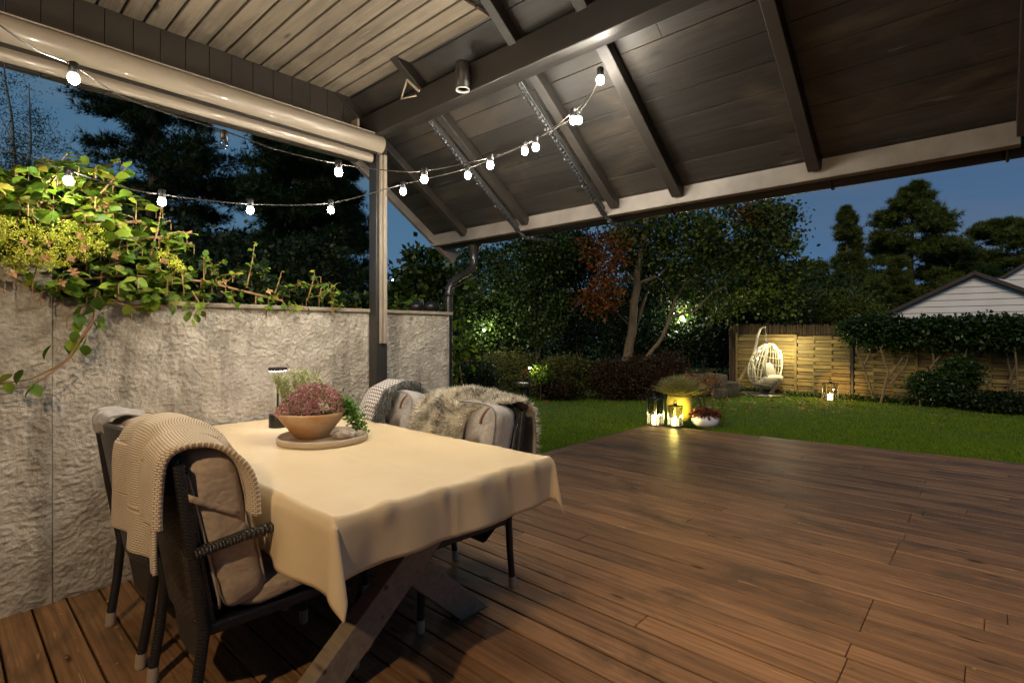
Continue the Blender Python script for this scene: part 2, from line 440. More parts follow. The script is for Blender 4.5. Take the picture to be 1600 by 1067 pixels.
M['needle'] = leafmat('pine_needles', [(.010, .026, .008), (.020, .045, .012), (.034, .065, .016)], .6, .1, .2)
M['needlelit'] = leafmat('pine_needles_lit', [(.03, .045, .012), (.09, .12, .022), (.16, .19, .035)], .6, .15, .2)  # brighter needle copy, warm light put into the colour
M['birch'] = leafmat('birch_leaves', [(.02, .04, .015), (.04, .065, .025)], .6, .3, .2)
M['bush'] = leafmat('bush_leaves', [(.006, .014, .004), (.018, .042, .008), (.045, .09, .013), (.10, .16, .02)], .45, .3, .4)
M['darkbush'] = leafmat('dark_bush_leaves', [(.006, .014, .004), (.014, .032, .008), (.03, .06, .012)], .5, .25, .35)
M['maple'] = leafmat('maple_leaves', [(.010, .024, .006), (.03, .062, .010), (.075, .12, .015), (.16, .18, .022)], .5, .3, .35)
M['maplered'] = leafmat('maple_autumn_leaves', [(.20, .045, .012), (.32, .085, .015), (.16, .09, .018), (.12, .03, .01), (.26, .13, .02)], .5, .35, .3)
M['redshrub'] = leafmat('barberry_leaves', [(.030, .014, .006), (.055, .022, .009), (.035, .032, .01)], .6, .2, .3)
M['olive'] = leafmat('olive_shrub_leaves', [(.05, .055, .012), (.08, .085, .015), (.10, .10, .02)], .6, .2, .3)
M['hedge'] = leafmat('laurel_leaves', [(.014, .038, .008), (.026, .06, .012), (.045, .085, .016)], .4, .25, .45)
M['grass'] = leafmat('grass_blades', [(.07, .15, .006), (.13, .26, .010), (.22, .38, .016), (.26, .28, .03), (.10, .20, .008)], .6, .35, .25)
_nt = M['grass'].node_tree; _mx = [n for n in _nt.nodes if n.type == 'MIX' and n.blend_type == 'MIX'][0]
M['lawn'] = simple('lawn_soil', (.022, .045, .006), (.035, .07, .008), .95, 0, 14, .8, 60)
M['fallen'] = leafmat('fallen_leaves', [(.40, .26, .05), (.5, .36, .09), (.33, .12, .03), (.45, .4, .2)], .7, .2)
M['fence'] = wood('fence_wood', (.23, .165, .055), (.11, .075, .026), .35, (1.5, 22, 22), .75, (.10, .075, .04), .6, .1, .3)
M['reed'] = leafmat('reed_stems', [(.09, .06, .035), (.14, .095, .055), (.06, .04, .025)], .8, .05, .2)
M['siding'] = simple('white_siding', (.75, .72, .74), (.66, .64, .66), .6, 0, 1.2)
M['darktile'] = simple('dark_roof_tile', (.03, .018, .015), (.05, .03, .025), .6, 0, 8)
M['eggwhite'] = simple('cream_rattan', (.50, .47, .36), (.42, .39, .29), .55, 0, 30)
M['eggcush'] = simple('cream_cushion', (.62, .56, .42), (.5, .45, .33), .9)
M['pillow'] = simple('grey_pillow', (.28, .26, .22), (.22, .20, .17), .9)
M['greythrow'] = simple('grey_throw', (.20, .19, .20), (.14, .13, .14), .9, 0, 30, .4, 90)
M['yellowpot'] = simple('yellow_glazed_pot', (.72, .56, .10), (.64, .48, .08), .45, 0, 3, .05, 40)
M['whitepot'] = simple('white_ceramic_bowl', (.74, .72, .72), (.68, .66, .66), .4, 0, 3)
M['festuca'] = leafmat('blue_fescue', [(.30, .28, .10), (.42, .38, .13), (.52, .48, .2), (.2, .2, .12)], .6, .25, .3)
M['hydr'] = leafmat('dried_hydrangea', [(.28, .12, .045), (.38, .2, .08), (.2, .08, .03)], .8, .2, .2)
M['heuchera'] = leafmat('heuchera_leaves', [(.14, .028, .020), (.24, .06, .03), (.09, .015, .015), (.3, .14, .08)], .5, .25, .3)
M['granite'] = simple('garden_stone', (.11, .095, .07), (.05, .042, .03), .9, 0, 6, .6, 30)
M['candle'] = emit('candle_glow', (1.0, .80, .38), 42)
M['candlewax'] = emit('candle_wax_lit', (1.0, .78, .35), 7)
M['candle2'] = emit('candle_glow_warm', (1.0, .62, .22), 60)
M['glass'] = clear_glass('lantern_glass')
M['bulb'] = emit('bulb_lit', (1.0, .91, .76), 560)
M['eggled'] = emit('led_dot', (1.0, .90, .60), 160)
M['lampled'] = emit('lamp_led', (1.0, .93, .98), 24)
M['bulbglass'] = clear_glass('bulb_clear', (.9, .9, .9), .5)
M['ring'] = simple('spot_ring', (.6, .57, .52), None, .4)
M['steel'] = simple('galvanised', (.35, .35, .34), (.25, .25, .25), .35, .9, 20)
M['ribbed'] = simple('ribbed_dark_sleeve', (.05, .055, .06), (.02, .02, .022), .25, .4, 60, .9, 220, bd=.003)
M['poleglow'] = emit('street_lamp_glow', (.55, 1.0, .85), 900)
M['gardenglow'] = emit('garden_light_glow', (1.0, .92, .72), 700)

# ------------------------------------------------------------------ deck
XD = -3.52
deck_poly = lambda y: None
def far_edge(x):     # far edge Y of the deck as function of X
    return 6.74 + (x - XD) * 0.13
mb = MB(); pitch = .125; w = .1165
y = -1.6 + .031; k = 0
joints = [-.42, 2.15]
while y < 8.2:
    x0 = XD + .13
    # board run; clip by far edge: board exists where far_edge(x) > y+w
    xs = x0
    if far_edge(x0) < y + w: xs = x0 + (y + w - far_edge(x0)) / .13
    xe = 6.0
    cuts = [xs]
    jl = [random.uniform(-2.6, -1.0)] if random.random() < .35 else []
    jl.append(-.42 if random.random() < .45 and y > 2.0 else random.uniform(-1.0, 1.2)); jl.append(random.uniform(2, 3.4))
    for q in jl:
        if q > cuts[-1] + .5: cuts.append(q)
    cuts.append(xe)
    for a, b in zip(cuts[:-1], cuts[1:]):
        if b - a < .1: continue
        dz = random.uniform(-.0015, .0015)
        mb.span((a + .0012, y, -.03 + dz), (b - .0012, y + w, 0 + dz))
    y += pitch; k += 1
mb.span((XD, -1.6, -.03), (XD + .122, far_edge(XD) - .005, .001))     # border board
deck = mb.build('deck', M['deck'], bevel=.0035)
tag(deck, kind='structure')
mb = MB(); mb.poly([(XD + .02, -1.6), (6.0, -1.6), (6.0, far_edge(6.0) - .05), (XD + .02, far_edge(XD) - .05)], -.4, -.04)
tag(mb.build('deck_frame', M['darkwood']), kind='structure')
mb = MB()
mb.beam((XD - .02, far_edge(XD) + .0, -.085), (6, far_edge(6) + .0, -.085), .028, .15)
mb.span((XD - .03, 2.86, -.16), (XD - .003, far_edge(XD), -.004))
tag(mb.build('deck_edge', M['deck']), kind='structure')

# ------------------------------------------------------------------ lawn
def lawn():
    mb = MB(); n = 70
    def f(u, v):
        x = -70 + 110 * u; y = -30 + 110 * v
        return (x, y, gz(x, y) - .01 + (noise.noise(Vector((x * .5, y * .5, 0))) * .02 if math.hypot(x, y) > 6 else 0))
    # finer near field
    mb.grid(f, 140, 140)
    return mb.build('lawn', M['lawn'])
tag(lawn(), kind='structure')
def grass():
    pts = []; sz = []
    n = 330000
    u = rng.uniform(560, 2050, n); v = rng.uniform(606, 735, n) 
    v = 602 + (735 - 602) * rng.random(n) ** 1.0
    z = -.3; d = F * (CAM.z + .25) / (v - V0)
    for _ in range(4):
        lat = (u - U0) / F * d
        X = FW.x * d + RT.x * lat; Y = FW.y * d + RT.y * lat
        r = np.hypot(X, Y); zz = -.13 - .37 * np.clip((r - 7) / 8, 0, 1)
        d = F * (CAM.z - zz) / (v - V0)
    lat = (u - U0) / F * d; X = FW.x * d + RT.x * lat; Y = FW.y * d + RT.y * lat
    keep = (d < 16.2) & ((X < XD - .03) | (Y > 6.74 + (X - XD) * .13 + .03))
    X, Y, zz, d = X[keep], Y[keep], zz[keep], d[keep]
    # margin strips outside the frustum so a side step still has grass
    O = np.stack([X, Y, zz - .012], 1)
    D = rng.normal(size=(len(O), 3)) * .35 + np.array([0, 0, 1])
    Fr = frames(D)
    h = rng.uniform(.03, .055, len(O)) * (1 + .35 * np.clip((d - 6) / 8, 0, 1)); wd = .0035 + .0009 * d * .6
    sc = np.stack([wd, h, h], 1)
    V, Fc = scatter(*BLADE, O, Fr, sc)
    tag(np_obj('grass', V, Fc, M['grass']), 'short green lawn grass beyond the deck', 'grass', kind='stuff')
grass()
def fallen():
    O = []
    def put(u, v): O.append(tuple(GP(u, v)))
    for _ in range(420):
        put(1060 + 280 * random.random() ** 1.0, 608 + random.random() ** 2 * 38)
    for _ in range(60): put(random.uniform(1060, 1200), random.uniform(607, 622))
    for _ in range(40): put(random.uniform(1250, 1600), random.uniform(622, 668))
    for _ in range(40): put(random.uniform(1280, 1360), random.uniform(612, 626))
    for u, v in ((856, 632), (898, 644), (949, 620), (1245, 640), (1270, 636), (866, 606)): put(u, v)
    O = np.array(O); O[:, 2] += .035
    D = rng.normal(size=(len(O), 3)) * np.array([1, 1, .25])
    V, Fc = scatter(*DIAMOND, O, frames(D, up_bias=(0, 0, 1)), rng.uniform(.06, .13, len(O)))
    tag(np_obj('fallen_leaves', V, Fc, M['fallen']), 'yellow and brown fallen leaves scattered over the grass', 'leaves', kind='stuff')
fallen()

O = np.array([(random.uniform(-3.2, 1.5), random.uniform(.2, 6.5), .004) for _ in range(70)] + [(random.uniform(-3.25, -2.4), random.uniform(.2, .9), .004) for _ in range(14)])
V, Fc = scatter(*DIAMOND, O, frames(rng.normal(size=O.shape) * np.array([1, 1, .1]), up_bias=(0, 0, 3)), rng.uniform(.008, .024, len(O)))
tag(np_obj('leaf_litter', V, Fc, M['fallen']), 'tiny dry leaf scraps lying on the deck boards', 'leaf scraps', kind='stuff')

# ------------------------------------------------------------------ stucco walls
def rough_wall(name, y0, y1, z1, xf, mat, thick=.25, res=.0064, amp=1.0, end=True):
    mb = MB(); ny = int((y1 - y0) / res); nz = int(z1 / res)
    def h(y, z):
        p = Vector((y, z, xf))
        a = noise.fractal(p * 7, 1.0, 2.0, 3) * .006
        q = Vector((y * 34 + noise.noise(p * 11) * 1.8, z * 50 + noise.noise(p * 9 + Vector((5, 0, 0))) * 2.2, 0))
        c = noise.noise(q); c2 = noise.noise(q * 2.1 + Vector((9, 3, 1)))
        c3 = noise.noise(Vector((y * 75, z * 100 + c * 2, 3)))
        a += max(c, -.15) * .0075 + c2 * .0065 + c3 * .006
        return a * amp
    def f(u, v):
        y = y0 + (y1 - y0) * u; z = z1 * v
        e = min(u * ny, (1 - u) * ny, (1 - v) * nz, 3) / 3.0
        return (xf + h(y, z) * e, y, z)
    mb.grid(f, ny, nz)
    # body behind
    def back(a, b, c, d): mb.add([a, b, c, d], [(0, 1, 2, 3)])
    xb = xf - thick
    back((xf, y1, 0), (xb, y1, 0), (xb, y1, z1), (xf, y1, z1)); back((xb, y0, 0), (xf, y0, 0), (xf, y0, z1), (xb, y0, z1))
    back((xf, y0, z1), (xf, y1, z1), (xb, y1, z1), (xb, y0, z1)); back((xb, y1, -.4), (xb, y0, -.4), (xb, y0, z1), (xb, y1, z1))
    back((xf, y1, -.4), (xb, y1, -.4), (xb, y1, 0), (xf, y1, 0))
    return mb
XW = -3.30
wall = thing('stucco_wall', 'long rough beige stucco wall behind the dining table', 'wall', (XW, 1.6, 0))
rough_wall('wall', .375, 2.85, 1.425, XW, None).build('wall_body', M['stucco'], wall, off=(XW, 1.6, 0))
mb = MB(); mb.span((XW - .28, .38, 1.425), (XW + .022, 2.875, 1.45)); mb.build('wall_cap', M['cap'], wall, bevel=.004, off=(XW, 1.6, 0))
pier = thing('stucco_pier', 'taller block of stucco wall at the left under the yellow flowers', 'wall', (XW, -.6, 0))
rough_wall('pier', -2.2, .372, 1.63, XW + .012, None).build('wall_body', M['stucco'], pier, off=(XW, -.6, 0))

# ------------------------------------------------------------------ porch roof
def zr(y): return 2.097 + .68 * (3.05 - y)         # rafter underside
SL = Vector((0, 1, -.68)).normalized(); NR = Vector((0, .68, 1)).normalized()
RH = .062
roof = thing('porch_roof', 'dark timber porch roof with rafters, cross beam, post and pale slatted ceiling', 'roof', (-1.6, 2.1, 2.6))
ro = tuple(roof.location)
def rafter(x, y0, y1, w=.06, h=.14, name='rafter', mat='darkwood'):
    m = MB(); q = h / 2 / NR.z; m.beam((x, y0, zr(y0) + q), (x, y1, zr(y1) + q), w, h, NR)
    return m.build(name, M[mat], roof, bevel=.004, off=ro)
for x in (-3.34, -2.645, -1.855, -1.415, -.675): rafter(x, -.6 if x > -1.9 else 1.80, 3.055, .058 if x != -1.415 else .066, RH)
tag(rafter(.10, -.6, 3.09, .05, .14, 'barge_board'), 'grey green barge board closing the right end of the roof')
tag(rafter(-3.775, .3, 3.33, .045, .13, 'barge_board', 'greyboard'), 'grey barge board at the left gable end of the roof')
# sloped roof boards
mb = MB(); bw = .145; s0 = 0
def on(s, x, lift): # s distance along slope from eave, up
    p = Vector((x, 3.05, zr(3.05))) - SL * s + NR * lift
    return p
i = 0
while True:
    s = -.085 + i * bw
    if s > 4.6: break
    a = on(s + .0015, 0, RH + .002); b = on(s + bw - .0015, 0, RH + .002)
    xl = -3.80; xr = .12
    cuts = [xl]
    if i % 3 == 1: cuts.append(-2.2 + (i % 4) * .35)
    cuts.append(xr)
    for c0, c1 in zip(cuts[:-1], cuts[1:]):
        if 1.6 < s and True:
            c0 = max(c0, -1.98) if s > 1.75 else c0
        q = [Vector((c0 + .001, a.y, a.z)), Vector((c1 - .001, a.y, a.z)), Vector((c1 - .001, b.y, b.z)), Vector((c0 + .001, b.y, b.z))]
        t = NR * .02
        vs = q + [p + t for p in q]
        mb.add(vs, [(0, 1, 2, 3), (7, 6, 5, 4), (0, 4, 5, 1), (1, 5, 6, 2), (2, 6, 7, 3), (3, 7, 4, 0)])
    i += 1
mb.build('roof_boards', M['roof'], roof, bevel=.002, off=ro)
mb = MB(); a = on(-.12, 0, RH + .03); b = on(4.4, 0, RH + .03)
q = [Vector((-3.85, a.y, a.z)), Vector((.17, a.y, a.z)), Vector((.17, b.y, b.z)), Vector((-3.85, b.y, b.z))]
mb.add(q + [p + NR * .03 for p in q], [(0, 1, 2, 3), (7, 6, 5, 4), (0, 4, 5, 1), (1, 5, 6, 2), (2, 6, 7, 3), (3, 7, 4, 0)])
mb.build('roof_covering', M['darktile'], roof, off=ro)
# cross beam, two members with a groove
mb = MB(); mb.span((-3.42, 2.035, 2.64), (1.2, 2.095, 2.80)); mb.build('beam', M['darkwood'], roof, bevel=.006, off=ro)
mb = MB(); mb.span((-3.42, 2.098, 2.655), (1.2, 2.165, 2.80)); mb.build('beam', M['darkwood'], roof, bevel=.006, off=ro)
# eave board
mb = MB(); mb.span((-3.80, 3.058, 2.073), (.09, 3.098, 2.19)); mb.span((-3.80, 3.045, 2.066), (.09, 3.11, 2.073)); mb.build('eave_board', M['greyboard'], roof, bevel=.003, off=ro)
# post
mb = MB(); mb.span((-3.292, 2.09, 0), (-3.20, 2.182, 2.64)); mb.build('post', M['darkwood'], roof, bevel=.004, off=ro)
mb = MB(); mb.span((-3.55, 1.86, 2.30), (-3.30, 2.26, 2.42))
# soffit
mb = MB(); yb = 1.95; 
while yb > -2.6:
    w0 = .1005
    mb.span((-3.32, yb - w0 + .0065, 2.922), (-1.93, yb - .0065, 2.94)); yb -= w0
mb.build('ceiling_slats', M['soffit'], roof, off=ro, bevel=.002)
mb = MB(); mb.span((-3.5, -2.6, 2.945), (-1.9, 1.955, 2.97)); mb.build('ceiling_backing', M['darkwood'], roof, off=ro)
mb = MB(); mb.span((-1.925, -2.6, 2.90), (-1.885, 1.7, 3.05)); mb.build('ceiling_trim', M['darkwood'], roof, off=ro, bevel=.003)
# vertical fascia boards over the awning
mb = MB(); yb = 2.03
while yb > -2.2:
    mb.span((-3.37, yb - .1195, 2.50), (-3.325, yb - .0015, 2.93)); yb -= .121
mb.build('fascia_boards', M['fascia'], roof, off=ro, bevel=.0015)
# ------------------------------------------------------------------ gutter, downpipe
gut = thing('roof_gutter', 'black half round gutter under the roof edge', 'gutter', (-1.8, 3.2, 2.04)); go = tuple(gut.location)
mb = MB(); n = 14; vs = []; x0, x1 = -3.75, .14
prof = [(.062 * math.cos(PI + PI * k / n), .062 * math.sin(PI + PI * k / n)) for k in range(n + 1)]
def gf(u, v):
    a = PI + PI * u; return (x0 + (x1 - x0) * v, 3.182 + .062 * math.cos(a), 2.115 + .072 * math.sin(a))
mb.grid(gf, 14, 8); mb.build('trough', M['gutter'], gut, solid=.004, off=go)
mb = MB(); mb.tube([(x0, 3.120, 2.118), (x1, 3.120, 2.118)], .006, 8); mb.tube([(x0, 3.244, 2.118), (x1, 3.244, 2.118)], .008, 8); mb.build('rim', M['gutter'], gut, off=go)
for x in (-3.3, -2.45, -1.5, -.62, .05):
    mb = MB(); pts = [(x, 3.105, 2.13)] + [(x, 3.182 + .069 * math.cos(PI + PI * k / 8), 2.115 + .079 * math.sin(PI + PI * k / 8)) for k in range(9)]
    mb.tube(pts, .007, 6); mb.build('bracket', M['gutter'], gut, off=go)
dp = thing('downpipe', 'dark metal downpipe with swan neck at the end of the stucco wall', 'downpipe', (-3.4, 2.93, 0)); do = tuple(dp.location)
mb = MB(); mb.lathe([(.062, .0), (.045, -.05), (.036, -.09), (.036, -.12)], 20, (-3.36, 3.185, 2.045)); mb.build('outlet', M['pipe'], dp, off=do)
mb = MB()
mb.tube([(-3.36, 3.185, 1.98), (-3.36, 3.185, 1.89), (-3.363, 3.165, 1.84), (-3.37, 3.12, 1.80), (-3.385, 3.03, 1.755), (-3.392, 2.965, 1.71), (-3.395, 2.93, 1.655), (-3.395, 2.925, 1.58), (-3.395, 2.925, -.1)], .034, 16)
mb.build('pipe', M['pipe'], dp, off=do)
for z in (1.60, 1.03):
    mb = MB(); mb.lathe([(.034, -.014), (.0385, -.014), (.0385, .014), (.034, .014)], 18, (-3.395, 2.925, z)); mb.build('collar', M['pipe'], dp, off=do)
mb = MB(); mb.tube([(-3.36, 3.21, 1.87), (-3.375, 3.16, 1.76), (-3.39, 3.05, 1.70), (-3.40, 2.99, 1.66), (-3.41, 2.975, 1.56), (-3.43, 2.98, 1.2)], .006, 6); mb.build('cable', M['black'], dp, off=do)

# ------------------------------------------------------------------ awning
aw = thing('roller_awning', 'cream rolled up awning cassette along the ceiling edge with side rail', 'awning', (-3.15, .6, 2.55)); ao = tuple(aw.location)
y0, y1 = -1.8, 2.10
mb = MB()
def cas(u, v):
    a = R(-75) + R(250) * u; return (-3.165 + .066 * math.cos(a), y0 + (y1 - y0) * v, 2.590 + .062 * math.sin(a))
mb.grid(cas, 22, 4)
mb.add([(-3.165 + .066 * math.cos(R(-75) + R(360) * k / 24), y1, 2.59 + .062 * math.sin(R(-75) + R(360) * k / 24)) for k in range(24)], [tuple(range(24))])
mb.span((-3.29, y0, 2.60), (-3.16, y1 - .002, 2.654)); mb.span((-3.16, y0, 2.648), (-3.13, y1 - .002, 2.656))
mb.build('cassette', M['awning'], aw, bevel=.002, off=ao)
mb = MB(); mb.span((-3.245, y0, 2.528), (-3.165, y1 - .03, 2.548)); mb.build('slot_shadow_strip', M['cable'], aw, off=ao)  # dark strip put in as the shade inside the slot
mb = MB()
def rail(u, v):
    a = 2 * PI * u; return (-3.205 + .026 * math.cos(a), y0 + (y1 - .045 - y0) * v, 2.498 + .03 * math.sin(a))
mb.grid(rail, 16, 3); mb.add([rail(k / 16, 1) for k in range(16)], [tuple(range(16))]); mb.span((-3.225, y0, 2.520), (-3.195, y1 - .06, 2.535)); mb.build('bottom_rail', M['awning'], aw, off=ao)
mb = MB(); mb.span((-3.198, 2.112, 1.205), (-3.178, 2.122, 2.535)); mb.span((-3.198, 2.124, 1.205), (-3.186, 2.133, 2.535)); mb.span((-3.198, 2.135, 1.205), (-3.166, 2.158, 2.535))
mb.build('guide_rail', M['awning'], aw, bevel=.002, off=ao)
mb = MB(); mb.span((-3.26, 1.93, 2.655), (-3.18, 1.945, 2.735)); mb.span((-3.26, 1.945, 2.655), (-3.17, 2.0, 2.67)); mb.build('bracket', M['awning'], aw, bevel=.002, off=ao)

# ------------------------------------------------------------------ spotlights on the beam
def beam_spot(x, label, seen=True):
    t = thing('beam_spotlight', label, 'spotlight', (x, 1.99, 2.64), 0, 'spotlights on the roof beam')
    mb = MB(); mb.lathe([(.0, .15), (.0375, .15), (.0385, .145), (.0385, 0), (.034, -.002), (.031, .02)], 28, cap=False); mb.build('housing', M['darkwood'], t)
    mb = MB(); mb.lathe([(.031, .004), (.0315, -.003), (.0395, -.0045), (.0395, .001)], 28, cap=False); mb.build('rim', M['ring'], t)
    mb = MB(); mb.box((.0, .043, .07), (.05, .03, .06)); mb.build('mount', M['darkwood'], t, bevel=.003)
    mb = MB(); mb.lathe([(.0, .012), (.031, .012)], 20); mb.build('lens', M['gutter'], t)
    return t
beam_spot(-2.19, 'small cylindrical spotlight mounted on the dark beam')

# ------------------------------------------------------------------ ribbed sleeves beside rafters
def sleeve(x, label, ytop, dx=0):
    t = thing('ribbed_sleeve', label, 'cable sleeve', (x, 2.4, zr(2.4) - .02), 0, 'ribbed sleeves along the rafters'); o = tuple(t.location)
    mb = MB(); pts = []; rad = []
    L = 150
    for k in range(L):
        f = k / (L - 1); y = ytop + (3.03 - ytop) * f; pts.append((x, y, zr(y) - .028)); rad.append(.0155 + .0028 * math.sin(k * 1.5))
    for k in range(1, 30):
        f = k / 29; pts.append((x + .14 * f, 3.03 + .28 * f, zr(3.03) - .028 - .062 * min(f * 4, 1) - .01 * f)); rad.append(.0155 + .0028 * math.sin(k * 1.5))
    mb.tube(pts, rad, 10); mb.build('sleeve', M['ribbed'], t, off=o)
    mb = MB(); mb.beam((x + .018, ytop, zr(ytop) - .012), (x + .018, 3.02, zr(3.02) - .012), .006, .03, NR); mb.build('strip', M['steel'], t, off=o)
    yy = ytop + .08
    while yy < 2.9:
        mb = MB(); mb.sphere((x - .022, yy, zr(yy) - .028), .008, 10, 6); mb.build('bolt', M['steel'], t, off=o); yy += .19
    return t
sleeve(-2.72, 'ribbed dark sleeve with bolts along the rafter nearest the post', 2.17)
sleeve(-1.935, 'ribbed dark sleeve with bolts along the rafter in the middle of the roof', 2.17)
mb = MB(); mb.tube([P(636, 125, 3.05), P(655, 143, 3.02)], .007, 6); mb.tube([P(636, 125, 3.05), P(627, 155, 3.1), P(650, 150, 3.0)], .005, 6)
tag(mb.build('wire_hook', M['footcap']), 'bent pale wire end sticking out above the dark beam', 'wire')

# ------------------------------------------------------------------ string lights
def string(label, pts, bulbs, name_loc):
    t = thing('string_light', label, 'string lights', name_loc, 0, 'string lights over the table'); o = tuple(t.location)
    wp = [P(*q) for q in pts]
    # smooth catmull
    fine = []
    for i in range(len(wp) - 1):
        p0, p1, p2, p3 = wp[max(i - 1, 0)], wp[i], wp[i + 1], wp[min(i + 2, len(wp) - 1)]
        for k in range(10):
            s = k / 10; fine.append(.5 * ((2 * p1) + (-p0 + p2) * s + (2 * p0 - 5 * p1 + 4 * p2 - p3) * s * s + (-p0 + 3 * p1 - 3 * p2 + p3) * s ** 3))
    fine.append(wp[-1])
    mb = MB(); mb.tube(fine, .0029, 7); mb.build('cable', M['cable'], t, off=o)
    for (u, v, d, lit) in bulbs:
        c = P(u, v, d)
        mb = MB(); mb.lathe([(.012, .062), (.0165, .058), (.0165, .022), (.013, .018)], 16, c); so = mb.build('socket', M['socket'], t, off=o)
        mb = MB(); prof = [(.0002, -.019), (.008, -.0175), (.0145, -.012), (.018, -.002), (.0175, .007), (.014, .016), (.0115, .022)]
        mb.lathe(prof, 16, c); b = mb.build('bulb', M['bulb'] if lit else M['bulbglass'], so, off=o)
        if not lit: b['label'] = 'clear unlit bulb'
    return t
string('upper string of round bulbs hanging nearest the camera, one bulb unlit',
       [(-60, -10, 1.55), (0, 40, 1.65), (60, 80, 1.8), (115, 103, 1.95), (200, 155, 2.1), (350, 205, 2.3), (440, 236, 2.45), (529, 256, 2.6), (600, 266, 2.7), (663, 267, 2.75), (766, 246, 2.78), (837, 218, 2.75), (896, 175, 2.66), (925, 145, 2.6), (943, 112, 2.55)],
       [(115, 124, 1.95, 1), (350, 226, 2.3, 0), (529, 270, 2.6, 1), (663, 281, 2.75, 1), (766, 259, 2.78, 1), (837, 231, 2.75, 1), (896, 189, 2.66, 1), (938, 126, 2.56, 1)], P(529, 256, 2.6))
string('lower string of round bulbs sagging in front of the vine and the post',
       [(-60, 205, 2.2), (0, 232, 2.3), (107, 266, 2.4), (180, 290, 2.5), (253, 304, 2.6), (391, 319, 2.85), (517, 317, 3.1), (630, 288, 3.2), (731, 263, 3.15), (820, 226, 2.95), (903, 177, 2.75), (943, 112, 2.56)],
       [(107, 283, 2.4, 1), (253, 316, 2.6, 1), (391, 329, 2.85, 1), (517, 329, 3.1, 1), (630, 300, 3.2, 1), (731, 275, 3.15, 1), (820, 237, 2.95, 1), (904, 189, 2.75, 1)], P(391, 319, 2.85))

# ------------------------------------------------------------------ dining table
TX0, TX1, TY0, TY1 = -3.25, -1.385, .765, 1.765
TH = .75
tcx, tcy = (TX0 + TX1) / 2, (TY0 + TY1) / 2
tab = thing('dining_table', 'long timber dining table with crossed legs under a beige cloth', 'table', (tcx, tcy, 0)); to = tuple(tab.location)
mb = MB()
for k in range(6):
    a = TY0 + .01 + k * (TY1 - TY0 - .02) / 6; mb.span((TX0 + .01, a + .002, TH - .05), (TX1 - .01, a + (TY1 - TY0 - .02) / 6 - .002, TH - .006))
mb.build('table_top', M['table'], tab, bevel=.003, off=to)
for x, s in ((-1.74, 1), (-2.95, 1)):
    for q in (0, 1):
        ya, yb_ = (TY0 + .03, TY1 - .14) if q == 0 else (TY1 - .10, TY0 + .14)
        xx = x + (.022 if q == 0 else -.022) * 1.9
        mb = MB(); a = Vector((xx, ya, .0)); b = Vector((xx, yb_, TH - .055)); dirv = (b - a).normalized()
        # sheared ends: build as prism with horizontal cut
        hw = .058 / abs(dirv.z)
        vs = [Vector((xx + sx * .038, a.y + sy * hw, 0.0)) for sx in (-1, 1) for sy in (-1, 1)] + [Vector((xx + sx * .038, b.y + sy * hw, b.z)) for sx in (-1, 1) for sy in (-1, 1)]
        mb.add(vs, [(0, 1, 3, 2), (4, 6, 7, 5), (0, 4, 5, 1), (2, 3, 7, 6), (0, 2, 6, 4), (1, 5, 7, 3)])
        mb.build('leg', M['table'], tab, bevel=.004, off=to)
mb = MB(); mb.span((-2.9, tcy - .03, .30), (-1.79, tcy + .03, .38)); mb.build('stretcher', M['table'], tab, bevel=.004, off=to)
# cloth
def cloth():
    A, B = (TX1 - TX0) / 2, (TY1 - TY0) / 2
    dfront, dleft = .175, .215
    mb = MB()
    pkc = [(-.33, .035, 1), (-.10, .02, .8), (.06, .045, 1), (.21, .02, .7), (.37, .03, 1)]
    def pk(t): return sum(a * math.exp(-((t - c) / w_) ** 2) for c, w_, a in pkc)
    def wr(x, y): return noise.fractal(Vector((x * 3, y * 3, 2)), 1, 2, 3)
    def f(u, v):
        s = -A - .02 + u * (2 * A + .02 + dfront); t = -B - dleft + v * (2 * B + dleft + .18)
        ds = max(s - A, 0); dt = max(abs(t) - B, 0); sg = 1 if t > 0 else -1
        bx, by = min(s, A), max(-B, min(B, t))
        x, y, z = bx, by, TH
        r = math.hypot(ds, dt)
        if r > 0:
            phi = math.atan2(dt, ds)
            k = math.sin(2 * phi) ** 2 if (ds > 0 and dt > 0) else 0
            o = .012 * min(r / .03, 1) + r * .05 + r * (.20 if sg < 0 else .12) * k
            o += .004 * math.exp(-((by + .05) / .012) ** 2) * min(ds / .05, 1)
            wav = (.012 * math.sin(by * 9 + 1) + .010 * math.sin(by * 21)) * (ds / .17) if dt == 0 else 0
            wav2 = (.016 * math.sin(bx * 8 + 2) + .012 * math.sin(bx * 19 + 1)) * (dt / .2) if ds == 0 else 0
            o += wav + wav2
            if dt == 0: o += .016 * pk(by + .01 * math.sin(ds * 40)) * math.exp(-ds / .07); z += .007 * pk(by) * math.exp(-ds / .02)
            o = min(o, r * .95)
            ph2 = phi + (-.75 * math.sin(2 * phi) if sg < 0 else -.3 * math.sin(2 * phi))
            x += o * math.cos(ph2); y += sg * o * math.sin(ph2)
            z -= math.sqrt(max(r * r - o * o, 0))
            z += .006 * wr(bx * 2, by * 2)
        else:
            e = min(A - s, B - abs(t))
            edge = max(0, 1 - (A - s) / .05)
            z += .0022 * wr(s * 1.5, t * 1.5) + .0016 * math.exp(-((s - .12) / .012) ** 2) + .0014 * math.exp(-((t + .05) / .012) ** 2) + .0014 * math.exp(-((s + .52) / .012) ** 2) + .0012 * wr(s * 6, t * 6) + edge * .009 * pk(t) + edge * .012 * max(0, noise.noise(Vector((t * 11, 3, 1)))) + .002
        return (x + tcx, y + tcy, z)
    mb.grid(f, 150, 110)
    o = mb.build('tablecloth', M['cloth'], solid=.002)
    return tag(o, 'smooth beige tablecloth hanging over the edges of the dining table', 'tablecloth')
cloth()

